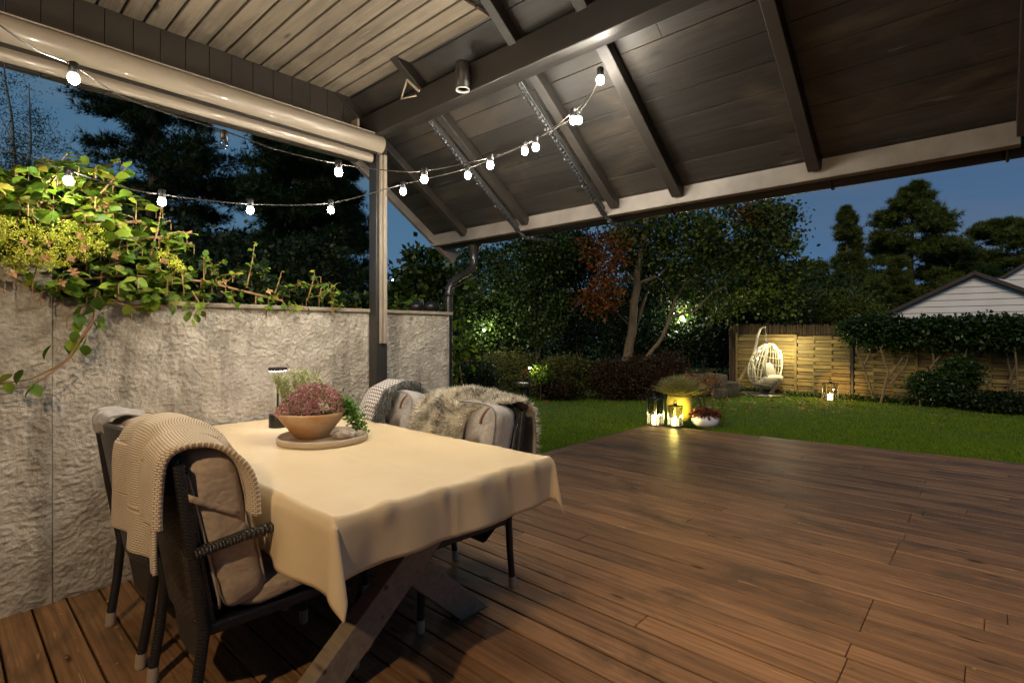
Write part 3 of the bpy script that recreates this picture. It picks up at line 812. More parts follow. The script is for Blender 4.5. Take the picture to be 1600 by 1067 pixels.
# ------------------------------------------------------------------ chairs
def cushion_fn(w, h, t, cen, tufts, seed, ex=.42, ez=.5, bx=.34, by=.5):
    """pillow in local x (w) , z (h), thickness y; returns grid fn closed superellipsoid"""
    def se(c, e): return math.copysign(abs(c) ** e, c)
    def f(u, v):
        a = -PI + 2 * PI * u; b = -PI / 2 + PI * v
        x = se(math.cos(b), bx) * se(math.cos(a), ex) * w / 2
        z = se(math.cos(b), bx) * se(math.sin(a), ex) * h / 2
        y = se(math.sin(b), by) * t / 2
        n = noise.fractal(Vector((x * 5 + seed, y * 5, z * 5)), 1, 2, 3)
        k = 1
        for tx, tz in tufts:
            dd = math.hypot(x - tx, z - tz); k -= .75 * math.exp(-(dd / .045) ** 2)
            k -= .34 * math.exp(-((z - tz + .03 * math.sin(x * 14)) / .018) ** 2) * math.exp(-((x - tx) / .2) ** 2)
        n2 = noise.noise(Vector((x * 16 + seed, z * 9, y * 9 + n * 2))); y *= max(k, .2); y += n * .014 - abs(n2) * .012 * math.copysign(1, y); x += n * .012; z += n * .01
        return Vector((x, y, z)) 
    return f
def make_chair(label, group, cmat, name='wicker_armchair'):
    t = thing(name, label, 'chair', (0, 0, 0), 0, group)
    # coordinates: faces +y, width along x
    def wick(mb, fn, nu, nv, wu, wv): mb.grid(fn, nu, nv, wu / .040, wv / .024)
    # back shell front & rear as slightly curved panel
    mb = MB(); th = .028
    def back(side):
        def f(u, v):
            hw = .235 + .03 * v
            x = -hw + 2 * hw * u
            # round top corners
            z = .36 + .55 * v
            c = abs(2 * u - 1)
            z -= .05 * max(0, (c - .72) / .28) ** 2 * v
            yy = -.235 - .085 * v - .035 * (1 - (2 * u - 1) ** 2) + .012
            return Vector((x, yy + side * th / 2, z))
        return f
    nu, nv = 20, 24
    wick(mb, back(1), nu, nv, .5, .56); wick(mb, back(-1), nu, nv, .5, .56)
    fa, fb = back(1), back(-1)
    mb.grid(lambda u, v: fa(u, 1).lerp(fb(u, 1), v) + Vector((0, 0, .008 * math.sin(PI * v))), nu, 3, 28, 2)
    for s in (0, 1): mb.grid(lambda u, v, s=s: fa(s, u).lerp(fb(s, u), v) + Vector(((s * 2 - 1) * .006 * math.sin(PI * v), 0, 0)), nv, 3, 40, 2)
    mb.grid(lambda u, v: fa(u, 0).lerp(fb(u, 0), v), nu, 1, 28, 2)
    mb.build('back_shell', M['wicker'], t)
    # tapered lower back panel
    mb = MB(); mb.grid(lambda u, v: Vector(((-.225 + .45 * u) * (.35 + .65 * v), -.235, .20 + .17 * v)), 10, 8, 25, 14); mb.grid(lambda u, v: Vector(((-.225 + .45 * u) * (.35 + .65 * v), -.222, .20 + .17 * v)), 10, 8, 25, 14)
    mb.build('back_apron', M['wicker'], t)
    # seat frame
    mb = MB(); mb.span((-.245, -.235, .335), (.245, .275, .372)); 
    o = mb.build('seat', M['wicker'], t, bevel=.008)
    for fy in (.268,):
        mb = MB(); mb.grid(lambda u, v: Vector((-.245 + .49 * u, .277, .30 + .07 * v)), 8, 3, 27, 6); mb.build('seat_apron', M['wicker'], t)
    for s in (-1, 1):
        # arm: flat band from back post forward, bends down to the front leg
        mb = MB()
        pts = [Vector((s * .272, -.285, .615)), Vector((s * .278, -.15, .635)), Vector((s * .280, .05, .645)), Vector((s * .278, .20, .640)), Vector((s * .272, .262, .615)), Vector((s * .268, .285, .56))]
        def arm(u, v, pts=pts, s=s):
            k = v * (len(pts) - 1); i = min(int(k), len(pts) - 2); p = pts[i].lerp(pts[i + 1], k - i)
            tdir = (pts[i + 1] - pts[i]).normalized(); side = Vector((1, 0, 0)); up = side.cross(tdir)
            a = 2 * PI * u; ca, sa = math.cos(a), math.sin(a)
            ca = math.copysign(abs(ca) ** .6, ca); sa = math.copysign(abs(sa) ** .6, sa)
            return p + side * ca * .024 + up * sa * .0135
        mb.grid(arm, 16, 30, 6, 36); mb.add([arm(k / 16, 0) for k in range(16)], [tuple(range(16))])
        mb.build('arm', M['wicker'], t)
        # legs
        mb = MB(); mb.tube([(s * .225, -.285, .055), (s * .232, -.262, .20), (s * .24, -.245, .36), (s * .262, -.285, .62), (s * .266, -.322, .885)], [.0165, .017, .018, .017, .015], 12)
        lg = mb.build('leg', M['wickleg'], t)
        mb = MB(); mb.tube([(s * .2235, -.289, .006), (s * .225, -.285, .058)], .0185, 14); mb.tube([(s * .2235, -.289, 0), (s * .2235, -.289, .007)], .015, 12); mb.build('foot_cap', M['footcap'], lg)
        mb = MB(); mb.tube([(s * .225, .275, .055), (s * .24, .278, .34), (s * .266, .286, .57)], [.0165, .0175, .0165], 12)
        lg = mb.build('leg', M['wickleg'], t)
        mb = MB(); mb.tube([(s * .2235, .274, .006), (s * .225, .275, .058)], .0185, 14); mb.tube([(s * .2235, .274, 0), (s * .2235, .274, .007)], .015, 12); mb.build('foot_cap', M['footcap'], lg)
    # cushions
    cf = cushion_fn(.53, .56, .160, None, [(-.12, .03), (.12, .03)], 3.3, .30)
    tilt = Matrix.Rotation(R(12), 3, 'X')
    mb = MB(); mb.grid(lambda u, v: tilt @ cf(u, v) + Vector((0, -.178, .655)), 64, 40, 1, 1)
    bc = mb.build('back_cushion', cmat, t, weld=True)
    se = lambda c, e: math.copysign(abs(c) ** e, c)
    for off_ in (.070, -.070):
        mb = MB(); mb.tube([tilt @ Vector((se(math.cos(a), .30) * .248, off_, se(math.sin(a), .30) * .263)) + Vector((0, -.178, .655)) for a in [2 * PI * k / 60 for k in range(61)]], .0045, 6, cap=False)
        mb.build('piping', M['piping'] if cmat is M['cushgrey'] else cmat, bc)
    sf = cushion_fn(.51, .44, .095, None, [(-.11, .0), (.11, .0)], 8.1)
    rot = Matrix.Rotation(R(-90), 3, 'X')
    mb = MB(); mb.grid(lambda u, v: rot @ sf(u, v) + Vector((0, .06, .418)), 48, 30, 1, 1); mb.build('seat_cushion', cmat, t, weld=True)
    mb = MB(); mb.grid(lambda u, v: Vector((.12 + .022 * u, -.235 + .10 * v, .955 - .012 * v + .02 * math.sin(PI * v))) if 0 else tilt @ Vector((-.215 + .045 * v + .018 * u, .086 + .012 * math.sin(PI * v), .250 - .085 * v)) + Vector((0, -.178, .655)), 2, 8)
    mb.build('leather_tab', M['leather'], bc, solid=.003)
    return t
gch = 'wicker armchairs around the dining table'
cA = make_chair('dark wicker armchair nearest the camera with a cream knitted throw over its back', gch, M['cushbrown'])
cA.location = (-2.035, .815, 0)
# hip strap seen beside the near cushion
def sync_parts(root):
    pass
cB = copy_tree(cA); cB['label'] = 'dark wicker armchair against the stucco wall, mostly hidden by the knitted throw'
cB.location = (-2.635, .81, 0)
cC = make_chair('dark wicker armchair with grey cushion and zigzag throw beside the post', gch, M['cushgrey'])
cC.location = (-2.74, 1.72, 0); cC.rotation_euler.z = PI
cD = copy_tree(cC); cD['label'] = 'dark wicker armchair with grey cushion draped in shaggy sheepskin'
cD.location = (-2.02, 1.68, 0)
cA.rotation_euler.z = R(-2); cB.rotation_euler.z = R(1.5); cD.rotation_euler.z = PI - R(2)
# strap on near chair
mb = MB(); mb.grid(lambda u, v: Vector((.274 - .003 * v, -.30 + .15 * v, .80 - .085 * v - .022 * u)), 1, 6); mb.build('strap', M['cushbrown'], cA, solid=.003)
mb = MB(); mb.lathe([(.0, .0), (.016, .0), (.016, .003), (.0, .003)], 14, (0.10, -.252, .46), M=Matrix.Rotation(R(90), 3, 'X')); mb.build('badge', M['footcap'], cA)

# ------------------------------------------------------------------ knitted throw over near chair
def throw_knit():
    t = thing('knitted_throw', 'cream and brown knitted throw folded over the back of the near chair', 'throw', (-2.1, .45, .95)); o = tuple(t.location)
    # profile: list of (y,z) from rear bottom over the top to front bottom
    def prof(s, X, dz, swell):
        pts = [(.395 - .01, .545 + dz), (.392, .70), (.398, .82), (.415, .915), (.45, .972), (.505, .992), (.575, .988), (.635, .955), (.675, .90), (.700, .83), (.708, .735)]
        return pts
    base_pts = [(.450, .535), (.448, .70), (.450, .82), (.456, .90), (.474, .955), (.515, .978), (.575, .975), (.635, .945), (.678, .89), (.703, .82), (.711, .725)]
    def cr0(pts, k):
        k = max(0, min(k, len(pts) - 1 - 1e-6)); i = int(k); f = k - i
        g = lambda j: pts[max(0, min(j, len(pts) - 1))]
        out = []
        for c in range(2):
            p0, p1, p2, p3 = g(i - 1)[c], g(i)[c], g(i + 1)[c], g(i + 2)[c]
            out.append(.5 * (2 * p1 + (-p0 + p2) * f + (2 * p0 - 5 * p1 + 4 * p2 - p3) * f * f + (-p0 + 3 * p1 - 3 * p2 + p3) * f ** 3))
        return out
    smp = [cr0(base_pts, k / 20) for k in range(201)]; acc = [0]
    for a, c in zip(smp[:-1], smp[1:]): acc.append(acc[-1] + math.hypot(c[0] - a[0], c[1] - a[1]))
    LT = acc[-1]
    def k_at(q): return float(np.interp(q * LT, acc, [k / 20 for k in range(201)]))
    def q_at(k): return float(np.interp(k, [i / 20 for i in range(201)], acc)) / LT
    def cr(pts, k): return cr0(base_pts, k)
    def layer(x0, x1, dz, kstart, kend, lift, amp, ph, splay=0.0):
        mb = MB(); n = 10; q0, q1 = q_at(kstart), q_at(kend)
        def f(u, v):
            k = k_at(q0 + (q1 - q0) * v)
            pts = prof(0, 0, dz, 0); y, z = cr(pts, k)
            below = max(0, 4.5 - k) / 4.5     # rear hang
            front = max(0, k - 6.5) / 3.5
            X = x0 + (x1 - x0) * u
            z -= .040 * max(0, (X + 2.0) / .24) * (1 if 3 < k else k / 3) if X > -2.0 else 0
            X += .05 * front * max(0, u - .3) + splay * (u - .5) * below + .012 * math.sin(v * 9 + ph)
            rip = amp * (math.sin(u * 13 + ph) * (below ** .6) + .6 * math.sin(u * 7 + ph * 2) * front)
            nx, nz = cr(pts, k + .05); ty, tz = nx - y, nz - z; L = math.hypot(ty, tz) + 1e-6
            ny_, nz_ = -tz / L, ty / L
            q = lift + rip + .006 * noise.noise(Vector((X * 9, y * 9, z * 9 + ph)))
            q -= .012 * math.exp(-((u) / .05) ** 2) + .012 * math.exp(-((1 - u) / .05) ** 2)
            # left edge droops off the chair top
            zz = z - (.03 * max(0, .35 - u) / .35 if 3 < k < 8 else 0)
            zz += dz * 0 + (-.035 * u * (below if k < 1.2 else 0))
            return Vector((X, y + q * ny_, zz + q * nz_))
        wu = abs(x1 - x0); wv = LT * (q1 - q0)
        mb.grid(f, 50, 90, wu / .0115, wv / .0150)
        return mb
    layer(-2.31, -1.87, 0, .45, 9.2, .010, .018, .6, .10).build('throw_main', M['knit'], t, solid=.012, off=o)
    layer(-1.96, -1.765, 0, 1.2, 9.9, .022, .005, 2.0, -.01).build('throw_fold', M['knit'], t, solid=.016, off=o)
throw_knit()
# pale pillow / throw scrap on the wall side chair
mb = MB(); 
def scrap(u, v):
    k = v; pts = [(.455, .87), (.452, .91), (.47, .945), (.53, .952), (.60, .93), (.63, .88)]
    i = min(int(k * 5), 4); f = k * 5 - i; y = pts[i][0] * (1 - f) + pts[i + 1][0] * f; z = pts[i][1] * (1 - f) + pts[i + 1][1] * f
    return Vector((-2.84 + .20 * u, y + .006 * math.sin(u * 14), z + .008 * math.sin(u * 9 + v * 4)))
mb.grid(scrap, 24, 30); tag(mb.build('pale_cover', M['cushgrey'], solid=.01, sub=1), 'pale grey cover lying over the wall side chair back', 'cover')

# ------------------------------------------------------------------ zigzag throw over the far left chair
def throw_zig():
    t = thing('zigzag_throw', 'grey and white zigzag throw with dark fringe on the chair by the post', 'throw', (-2.85, 2.0, .93)); o = tuple(t.location)
    # surface: from behind the back over the top and down the front (towards -Y), slanting to the wall side
    def f(u, v):
        X = -3.19 + (.50 - .20 * v) * u + .02 * v + .20 * v - .0
        k = v
        # profile y,z
        pts = [(2.11, .74), (2.115, .88), (2.07, .955), (1.98, .965), (1.86, .93), (1.80, .84), (1.775, .72)]
        q = k * 6; i = min(int(q), 5); fr = q - i; y = pts[i][0] * (1 - fr) + pts[i + 1][0] * fr; z = pts[i][1] * (1 - fr) + pts[i + 1][1] * fr
        arch = -.16 * max(0, .55 - u) ** 1.4 * 2.0
        return Vector((X, y - .02 * math.sin(u * 3), z + arch + .03 * math.sin(PI * u) * .6))
    mb = MB(); mb.grid(f, 40, 60, 16, 30); mb.build('throw_cloth', M['zigzag'], t, solid=.008, sub=1, off=o)
    O = []; D = []
    for _ in range(3400):
        v = random.uniform(.15, 1); p = f(1, v) + Vector((random.uniform(-.045, .02), random.uniform(-.03, .01), random.uniform(-.02, .02)))
        O.append(p); D.append((random.gauss(.25, .35), random.gauss(-.35, .3), random.gauss(-.8, .3)))
    O = np.array(O); V, Fc = scatter(*BLADE, O - np.array(o), frames(np.array(D)), np.stack([rng.uniform(.003, .005, len(O)), rng.uniform(.05, .09, len(O)), rng.uniform(.01, .03, len(O))], 1))
    np_obj('fringe', V, Fc, M['greyfur'], t)
throw_zig()
# ------------------------------------------------------------------ sheepskin
def sheepskin():
    t = thing('sheepskin', 'shaggy cream and black sheepskin lying over the right hand chair back', 'sheepskin', (-2.1, 2.0, .95)); o = tuple(t.location)
    pts = [(2.09, .55), (2.10, .75), (2.085, .88), (2.04, .94), (1.95, .95), (1.845, .92), (1.79, .84), (1.765, .74), (1.755, .66)]
    def f(u, v):
        q = v * (len(pts) - 1); i = min(int(q), len(pts) - 2); fr = q - i
        y = pts[i][0] * (1 - fr) + pts[i + 1][0] * fr; z = pts[i][1] * (1 - fr) + pts[i + 1][1] * fr
        # width shrinks on the front: right side uncovered there
        xr = -1.745 if v < .50 else -1.745 - .21 * min((v - .50) / .18, 1)
        xl = -2.36
        return Vector((xl + (xr - xl) * u, y, z - .015 * math.cos(u * 7)))
    mb = MB(); mb.grid(f, 30, 40); mb.build('hide', M['hide'], t, solid=.006, off=o)
    n = 20000; O = []; D = []
    for _ in range(n):
        u, v = random.random(), random.random()
        p = f(u, v); du = f(min(u + .02, 1), v) - f(max(u - .02, 0), v); dv = f(u, min(v + .02, 1)) - f(u, max(v - .02, 0))
        nn = dv.cross(du).normalized()
        if nn.z < 0 and .3 < v < .7: nn = -nn
        if v <= .3 and nn.y < 0: nn = -nn
        if v >= .7 and nn.y > 0: nn = -nn
        c = noise.noise_vector(Vector((p.x * 14, p.y * 14, p.z * 14)))
        d = nn * .75 + c * .9 + Vector((random.gauss(0, .22), random.gauss(0, .22), random.gauss(-.15, .22)))
        if u > .97: d += Vector((.6, 0, 0))
        if u < .03: d += Vector((-.6, 0, 0))
        O.append(p); D.append(d)
    O = np.array(O); D = np.array(D)
    V, Fc = scatter(*BLADE, O - np.array(o), frames(D), np.stack([rng.uniform(.0035, .006, n), rng.uniform(.024, .046, n), rng.uniform(.01, .04, n)], 1))
    np_obj('wool', V, Fc, M['fur'], t)
sheepskin()

# ------------------------------------------------------------------ things on the table
ZT = TH + .003
tp = G(505, 689, TH)
tray = thing('round_tray', 'round beige tray under the planter bowl on the table', 'tray', (tp.x, tp.y, ZT))
mb = MB(); mb.lathe([(.0, .0), (.205, .0), (.21, .004), (.212, .030), (.208, .033), (.203, .030), (.200, .010), (.0, .008)], 56); mb.build('dish', M['tray'], tray)
bp = G(487, 686, TH)
bowl = thing('planter_bowl', 'weathered terracotta bowl planted with heather on the round tray', 'planter', (bp.x, bp.y, ZT + .010)); bo = tuple(bowl.location)
mb = MB(); mb.lathe([(.0, .0), (.070, .0), (.082, .008), (.115, .05), (.145, .088), (.160, .112), (.165, .122), (.160, .128), (.150, .120), (.0, .105)], 48, sx=1, sy=1); mb.build('bowl', M['terracotta'], bowl)
mb = MB(); mb.lathe([(.0, .118), (.09, .117), (.149, .108)], 30); mb.build('soil', M['soil'], bowl)
def dome(n, c, r, hgt, lo=0):
    a = rng.uniform(0, 2 * PI, n); q = np.sqrt(rng.random(n)); x = r * q * np.cos(a); y = r * q * np.sin(a); z = hgt * np.sqrt(np.clip(1 - q * q, 0, 1)) * rng.uniform(.8, 1.05, n)
    return np.stack([x, y, z], 1) + np.array(c), np.stack([x * 6, y * 6, z * 5 + .3], 1)
# heather mound, two clumps
rt = np.array(RT); fwv = np.array(FW)
O1, D1 = dome(6000, tuple(rt * .015 + np.array([0, 0, .112])), .150, .145); O2, D2 = dome(2600, tuple(-rt * .05 - fwv * .045 + np.array([0, 0, .112])), .10, .09)
O = np.concatenate([O1, O2]); D = np.concatenate([D1, D2]) + rng.normal(size=(len(O), 3)) * .6
for_n = np.array([noise.noise(Vector((p[0] * 30, p[1] * 30, p[2] * 30))) for p in O]); O = O + D / np.linalg.norm(D, axis=1, keepdims=True) * (for_n * .012)[:, None]
V, Fc = scatter(*DIAMOND, O, frames(D), rng.uniform(.007, .013, len(O))); np_obj('heather', V, Fc, M['heather'], bowl)
# white calluna spikes (behind, left)
O = []; D = []
for _ in range(80):
    a = random.uniform(-.17, .08); b = random.uniform(-.02, .06)
    base = Vector((0, 0, .13)) + RT * (a * .8 - .02) + FW * (b + .06); dirv = (Vector((0, 0, 1)) + RT * (-.45 + (a + .15) * .7 + random.gauss(0, .06)) + FW * random.gauss(.15, .1)).normalized()
    L = random.uniform(.16, .215)
    for k in range(34):
        s = k / 34; p = base + dirv * (L * (.25 + .75 * s)); O.append(p); D.append(dirv * .8 + Vector((random.gauss(0, .6), random.gauss(0, .6), random.gauss(0, .4)))); O.append(p + dirv * .002); D.append(dirv * .6 + Vector((random.gauss(0, .7), random.gauss(0, .7), random.gauss(0, .4))))
O = np.array(O); D = np.array(D); V, Fc = scatter(*DIAMOND, O, frames(D), rng.uniform(.008, .013, len(O))); np_obj('white_heather', V, Fc, M['heatherwhite'], bowl)
# parsley-like trailing greens on the right
O = []; D = []
for _ in range(850):
    s = random.random(); ctr = Vector((0, 0, .14)) + RT * (.11 + .13 * s) + FW * (.03 - .02 * s) + Vector((0, 0, -.13 * s * s + .02))
    p = ctr + Vector((random.gauss(0, .022), random.gauss(0, .022), random.gauss(0, .022))); O.append(p); D.append(Vector((random.gauss(0, 1), random.gauss(0, 1), random.gauss(.2, .6))) + RT * .5)
O = np.array(O); V, Fc = scatter(*DIAMOND, O, frames(np.array(D), up_bias=(0, 0, 1)), rng.uniform(.014, .024, len(O))); np_obj('trailing_leaves', V, Fc, M['parsley'], bowl)
sp_ = G(538, 690, TH)
mb = MB()
def shellf(u, v):
    a = 2 * PI * u; b = -PI / 2 + PI * v; n = noise.fractal(Vector((math.cos(a) * 2, math.sin(a) * 2, b * 2)), 1, 2, 4)
    r = 1 + .28 * n; return Vector((math.cos(b) * math.cos(a) * .055 * r, math.cos(b) * math.sin(a) * .035 * r, math.sin(b) * .024 * r + .02))
mb.grid(shellf, 36, 20); sh = mb.build('stone_shell', M['stone']); sh.location = (sp_.x, sp_.y, ZT + .012); sh.rotation_euler.z = R(30)
tag(sh, 'small rugged pale shell like stone lying in the tray', 'stone')
lp = G(434, 668, TH)
lamp = thing('table_lamp', 'slim black cordless table lamp with round flat head behind the bowl', 'table lamp', (lp.x, lp.y, ZT))
mb = MB(); mb.lathe([(.0, 0), (.045, 0), (.046, .003), (.046, .072), (.044, .075), (.0, .075)], 36); mb.build('base', M['black'], lamp)
mb = MB(); mb.tube([(0, 0, .07), (0, 0, .325)], .0055, 12); mb.build('stem', M['black'], lamp)
mb = MB(); mb.lathe([(.046, .316), (.050, .318), (.050, .330), (.046, .334), (.0, .336)], 36); hd = mb.build('head', M['black'], lamp)
mb = MB(); mb.lathe([(.0, .315), (.045, .315), (.045, .322)], 30); mb.build('diffuser', M['lampled'], hd)
# pots on the wall
for u, lab in ((650, 'left round black kettle shaped pot on the wall top'), (673, 'right round black kettle shaped pot on the wall top, nearest the downpipe')):
    p = P(u, 483, 4.25); t = thing('kettle_pot', lab, 'pot', (p.x, p.y, 1.452), 0, 'black pots on the wall top')
    mb = MB(); mb.lathe([(.0, 0), (.035, 0), (.052, .018), (.058, .04), (.05, .062), (.03, .072)], 24); mb.build('body', M['gutter'], t)
    mb = MB(); mb.lathe([(.032, .070), (.02, .08), (.0, .084)], 20); mb.sphere((0, 0, .088), .007); mb.build('lid', M['gutter'], t)
    mb = MB(); mb.tube([Vector((0, 0, .06)) + RT * (.05 + .02 * math.sin(PI * k / 8)) + Vector((0, 0, -.03 + .0 + .045 * (1 - k / 4))) for k in range(9)], .004, 6); mb.build('handle', M['gutter'], t)

# ------------------------------------------------------------------ lanterns
def lantern(p, w, h, label, rz, glow, name='lantern', ch=.35, cr=.3):
    t = thing(name, label, 'lantern', tuple(p), rz, 'glass candle lanterns')
    a = w / 2; e = .007 * w / .16 + .002
    mb = MB()
    mb.span((-a, -a, 0), (a, a, .012)); mb.build('base', M['black'], t, bevel=.002)
    mb = MB(); mb.span((-a, -a, h - .012), (a, a, h)); mb.build('lid', M['black'], t, bevel=.002)
    for sx in (-1, 1):
        for sy in (-1, 1):
            mb = MB(); mb.box((sx * (a - e / 2), sy * (a - e / 2), h / 2), (e, e, h - .026)); mb.build('corner_post', M['steel' if w < .5 else 'black'], t)
    for k in range(4):
        an = k * PI / 2; mb = MB(); Mx = Matrix.Rotation(an, 3, 'Z'); mb.box(Mx @ Vector((0, a - e * .6, h / 2)), (w - 2 * e - .002, .002, h - .03), Mx); mb.build('glass_pane', M['glass'], t)
    mb = MB(); mb.lathe([(a * .38, h), (a * .30, h + .02), (a * .22, h + .028)], 20); mb.tube([Vector((a * .42 * math.cos(PI * k / 12), 0, h + .02 + a * .62 * math.sin(PI * k / 12))) for k in range(13)], .004 + .01 * w, 8); mb.build('handle', M['black'], t)
    r = w * cr; mb = MB(); mb.lathe([(.0, .014), (r, .014), (r, h * ch), (r * .85, h * ch + .004), (r * .3, h * ch - .01), (0.0, h * ch - .01)], 24); cd = mb.build('candle', M['candlewax'], t)
    mb = MB(); mb.sphere((0, 0, h * ch + .022), .009, 10, 8, (1, 1, 2.0)); mb.build('flame', glow, cd)
    return t
pL = G(1025, 670); pS = G(1055, 671)
lantern(G(1024, 664), .165, .375, 'tall glass lantern with a candle on the deck corner, left of the yellow pot', R(42 + 35), M['candle'], ch=.36)
lantern(G(1055, 665.5), .15, .285, 'shorter bright glass lantern in front of the yellow pot', R(42 + 38), M['candle'], ch=.36, cr=.34)
_A = Vector((6.98 * RT.x + 16.3 * FW.x, 6.98 * RT.y + 16.3 * FW.y, 0)); pF = onground(1297, 13.9)
lantern(pF, .30, .46, 'dark framed lantern with glowing candles on the grass by the fence', R(42 + 40), M['candle2'], ch=.34, cr=.2)
# ------------------------------------------------------------------ planters on the deck
pp = G(1062, 657); pp.z = 0
pot = thing('grass_pot', 'large rounded yellow pot with spiky ornamental grass', 'planter', tuple(pp))
mb = MB(); mb.lathe([(.0, 0), (.10, 0), (.13, .01), (.17, .08), (.187, .17), (.185, .27), (.172, .36), (.16, .37), (.155, .34), (.0, .33)], 48); mb.build('pot', M['yellowpot'], pot)
n = 2600; a = rng.uniform(0, 2 * PI, n); q = rng.random(n) ** .6
D = np.stack([np.cos(a) * q * 1.15, np.sin(a) * q * 1.15, 1.15 - .70 * q ** 2], 1) + rng.normal(size=(n, 3)) * .13
O = np.stack([np.cos(a) * q * .10, np.sin(a) * q * .10, np.full(n, .345)], 1)
BL2 = ([(-.5, 0, 0), (.5, 0, 0), (.42, .35, .05), (-.42, .35, .05), (.28, .7, .0), (-.28, .7, .0), (0, 1, -.1)], [(0, 1, 2, 3), (3, 2, 4, 5), (5, 4, 6, 6)])
V, Fc = scatter(BL2[0], [(0, 1, 2, 3), (3, 2, 4, 5)], O, frames(D, up_bias=(0, 0, 1.5)), np.stack([rng.uniform(.004, .007, n), rng.uniform(.20, .40, n) * (1.25), rng.uniform(.2, .5, n)], 1))
np_obj('grass_tuft', V, Fc, M['festuca'], pot)
wp_ = G(1102, 666); wp_.z = 0
wb = thing('white_bowl', 'low white ceramic bowl with dark red leaves at the deck edge', 'planter', tuple(wp_)); 
mb = MB(); mb.lathe([(.0, 0), (.10, 0), (.15, .018), (.178, .06), (.180, .105), (.160, .142), (.145, .150), (.14, .140), (.0, .13)], 44); mb.build('bowl', M['whitepot'], wb)
mb = MB(); 
for dz in (0, .02): mb.tube([(RT * (.12 + .03 * s) - FW * (.125 - .03 * s) + Vector((0, 0, .095 + dz))) for s in (0, .5, 1)], .004, 6)
mb.build('mark', M['black'], wb)
O, D = dome(420, (0, 0, .13), .17, .09); D += rng.normal(size=D.shape) * .7; V, Fc = scatter(*DIAMOND, O, frames(D), rng.uniform(.035, .07, len(O))); np_obj('red_leaves', V, Fc, M['heuchera'], wb)
# dried hydrangea behind it
hp = onground(1105, 8.1)
hy = thing('dried_hydrangea', 'leggy dried brown hydrangea behind the white bowl', 'plant', tuple(hp)); ho = np.array(hy.location)
O = []; D = []; mb = MB()
for k in range(11):
    top = P(random.uniform(1078, 1122), random.uniform(588, 612), 8.1 + random.uniform(-.15, .2)); b0 = hp + Vector((random.gauss(0, .05), random.gauss(0, .05), 0)); mid = b0.lerp(top, .5) + Vector((random.gauss(0, .03), random.gauss(0, .03), 0))
    mb.tube([b0, mid, top], [.008, .006, .003], 6)
    for _ in range(110):
        p = top + Vector((random.gauss(0, .055), random.gauss(0, .055), random.gauss(0, .045))); O.append(p); D.append((random.gauss(0, 1), random.gauss(0, 1), random.gauss(0, 1)))
mb.build('stems', M['stem'], hy, off=ho); O = np.array(O); V, Fc = scatter(*DIAMOND, O - ho, frames(np.array(D)), rng.uniform(.02, .04, len(O))); np_obj('flower_heads', V, Fc, M['hydr'], hy)
# thin grass seed stalks
mb = MB()
for k in range(14):
    b0 = onground(1128 + random.uniform(-6, 6), 8.3); mb.tube([b0, b0 + Vector((random.gauss(0, .05), random.gauss(0, .05), .35)), b0 + Vector((random.gauss(0, .14), random.gauss(0, .14), .62))], [.003, .0025, .0015], 4)
tag(mb.build('thin_grass_clump', M['olive']), 'sparse thin grass stalks beside the white bowl', 'grass clump')
# ------------------------------------------------------------------ foliage helpers
def XP(u, v, X):
    t = (u - U0) / F; d = X / (FW.x + RT.x * t); return P(u, v, d)
def clumps(ells, nclump, nleaf, cr, flat=.7, shell=.5):
    """ells: list of (center, (rx,ry,rz), weight)"""
    w = np.array([e[2] for e in ells], float); w /= w.sum(); O = []; D = []
    for e, ww in zip(ells, w):
        k = max(int(nclump * ww), 1)
        d = rng.normal(size=(k, 3)); d /= np.linalg.norm(d, axis=1, keepdims=True)
        q = rng.random(k) ** (1 / 3); q = q * (1 - shell) + shell * rng.uniform(.75, 1.06, k)
        c = np.array(e[0]) + d * q[:, None] * np.array(e[1])
        m = max(int(nleaf), 1)
        crs = cr * rng.uniform(.55, 1.4, k)
        off = rng.normal(size=(k, m, 3)) * crs[:, None, None] * np.array([1, 1, flat])
        O.append((c[:, None, :] + off).reshape(-1, 3)); dd = d[:, None, :] * .6 + rng.normal(size=(k, m, 3)) * .8 + np.array([0, 0, -.1]); D.append(dd.reshape(-1, 3))
    return np.concatenate(O), np.concatenate(D)
def plant(name, label, cat, base, ells, nclump, nleaf, cr, lsize, mat, group=None, trunks=(), bark='bark', tmpl=DIAMOND, crown='crown', wid=None, flat=.7, shell=.5, up=None, extra=None, zmin=None):
    base = Vector(base); t = thing(name, label, cat, tuple(base), 0, group); b = np.array(base)
    if trunks:
        mb = MB()
        for pts, r0, r1 in trunks:
            n = len(pts); fine = []
            for i in range(n - 1):
                for k in range(4): fine.append(Vector(pts[i]).lerp(Vector(pts[i + 1]), k / 4) + Vector((random.gauss(0, r0 * .15), random.gauss(0, r0 * .15), 0)))
            fine.append(Vector(pts[-1])); m = len(fine)
            mb.tube(fine, [r0 + (r1 - r0) * (i / (m - 1)) for i in range(m)], 9)
        mb.build('trunk', M[bark], t, off=base)
    O, D = clumps(ells, nclump, nleaf, cr, flat, shell)
    if zmin is not None:
        k = O[:, 2] > zmin; O, D = O[k], D[k]
    s = rng.uniform(lsize * .6, lsize * 1.35, len(O))
    sc = s if wid is None else np.stack([np.full(len(O), wid), s, s], 1)
    V, Fc = scatter(tmpl[0], tmpl[1], O - b, frames(D, up_bias=up), sc)
    np_obj(crown, V, Fc, M[mat], t)
    if extra:
        for (nm, ells2, nc, nl, cr2, mat2) in extra:
            O, D = clumps(ells2, nc, nl, cr2, flat, shell); V, Fc = scatter(tmpl[0], tmpl[1], O - b, frames(D, up_bias=up), rng.uniform(lsize * .6, lsize * 1.3, len(O)))
            np_obj(nm, V, Fc, M[mat2], t)
    return t
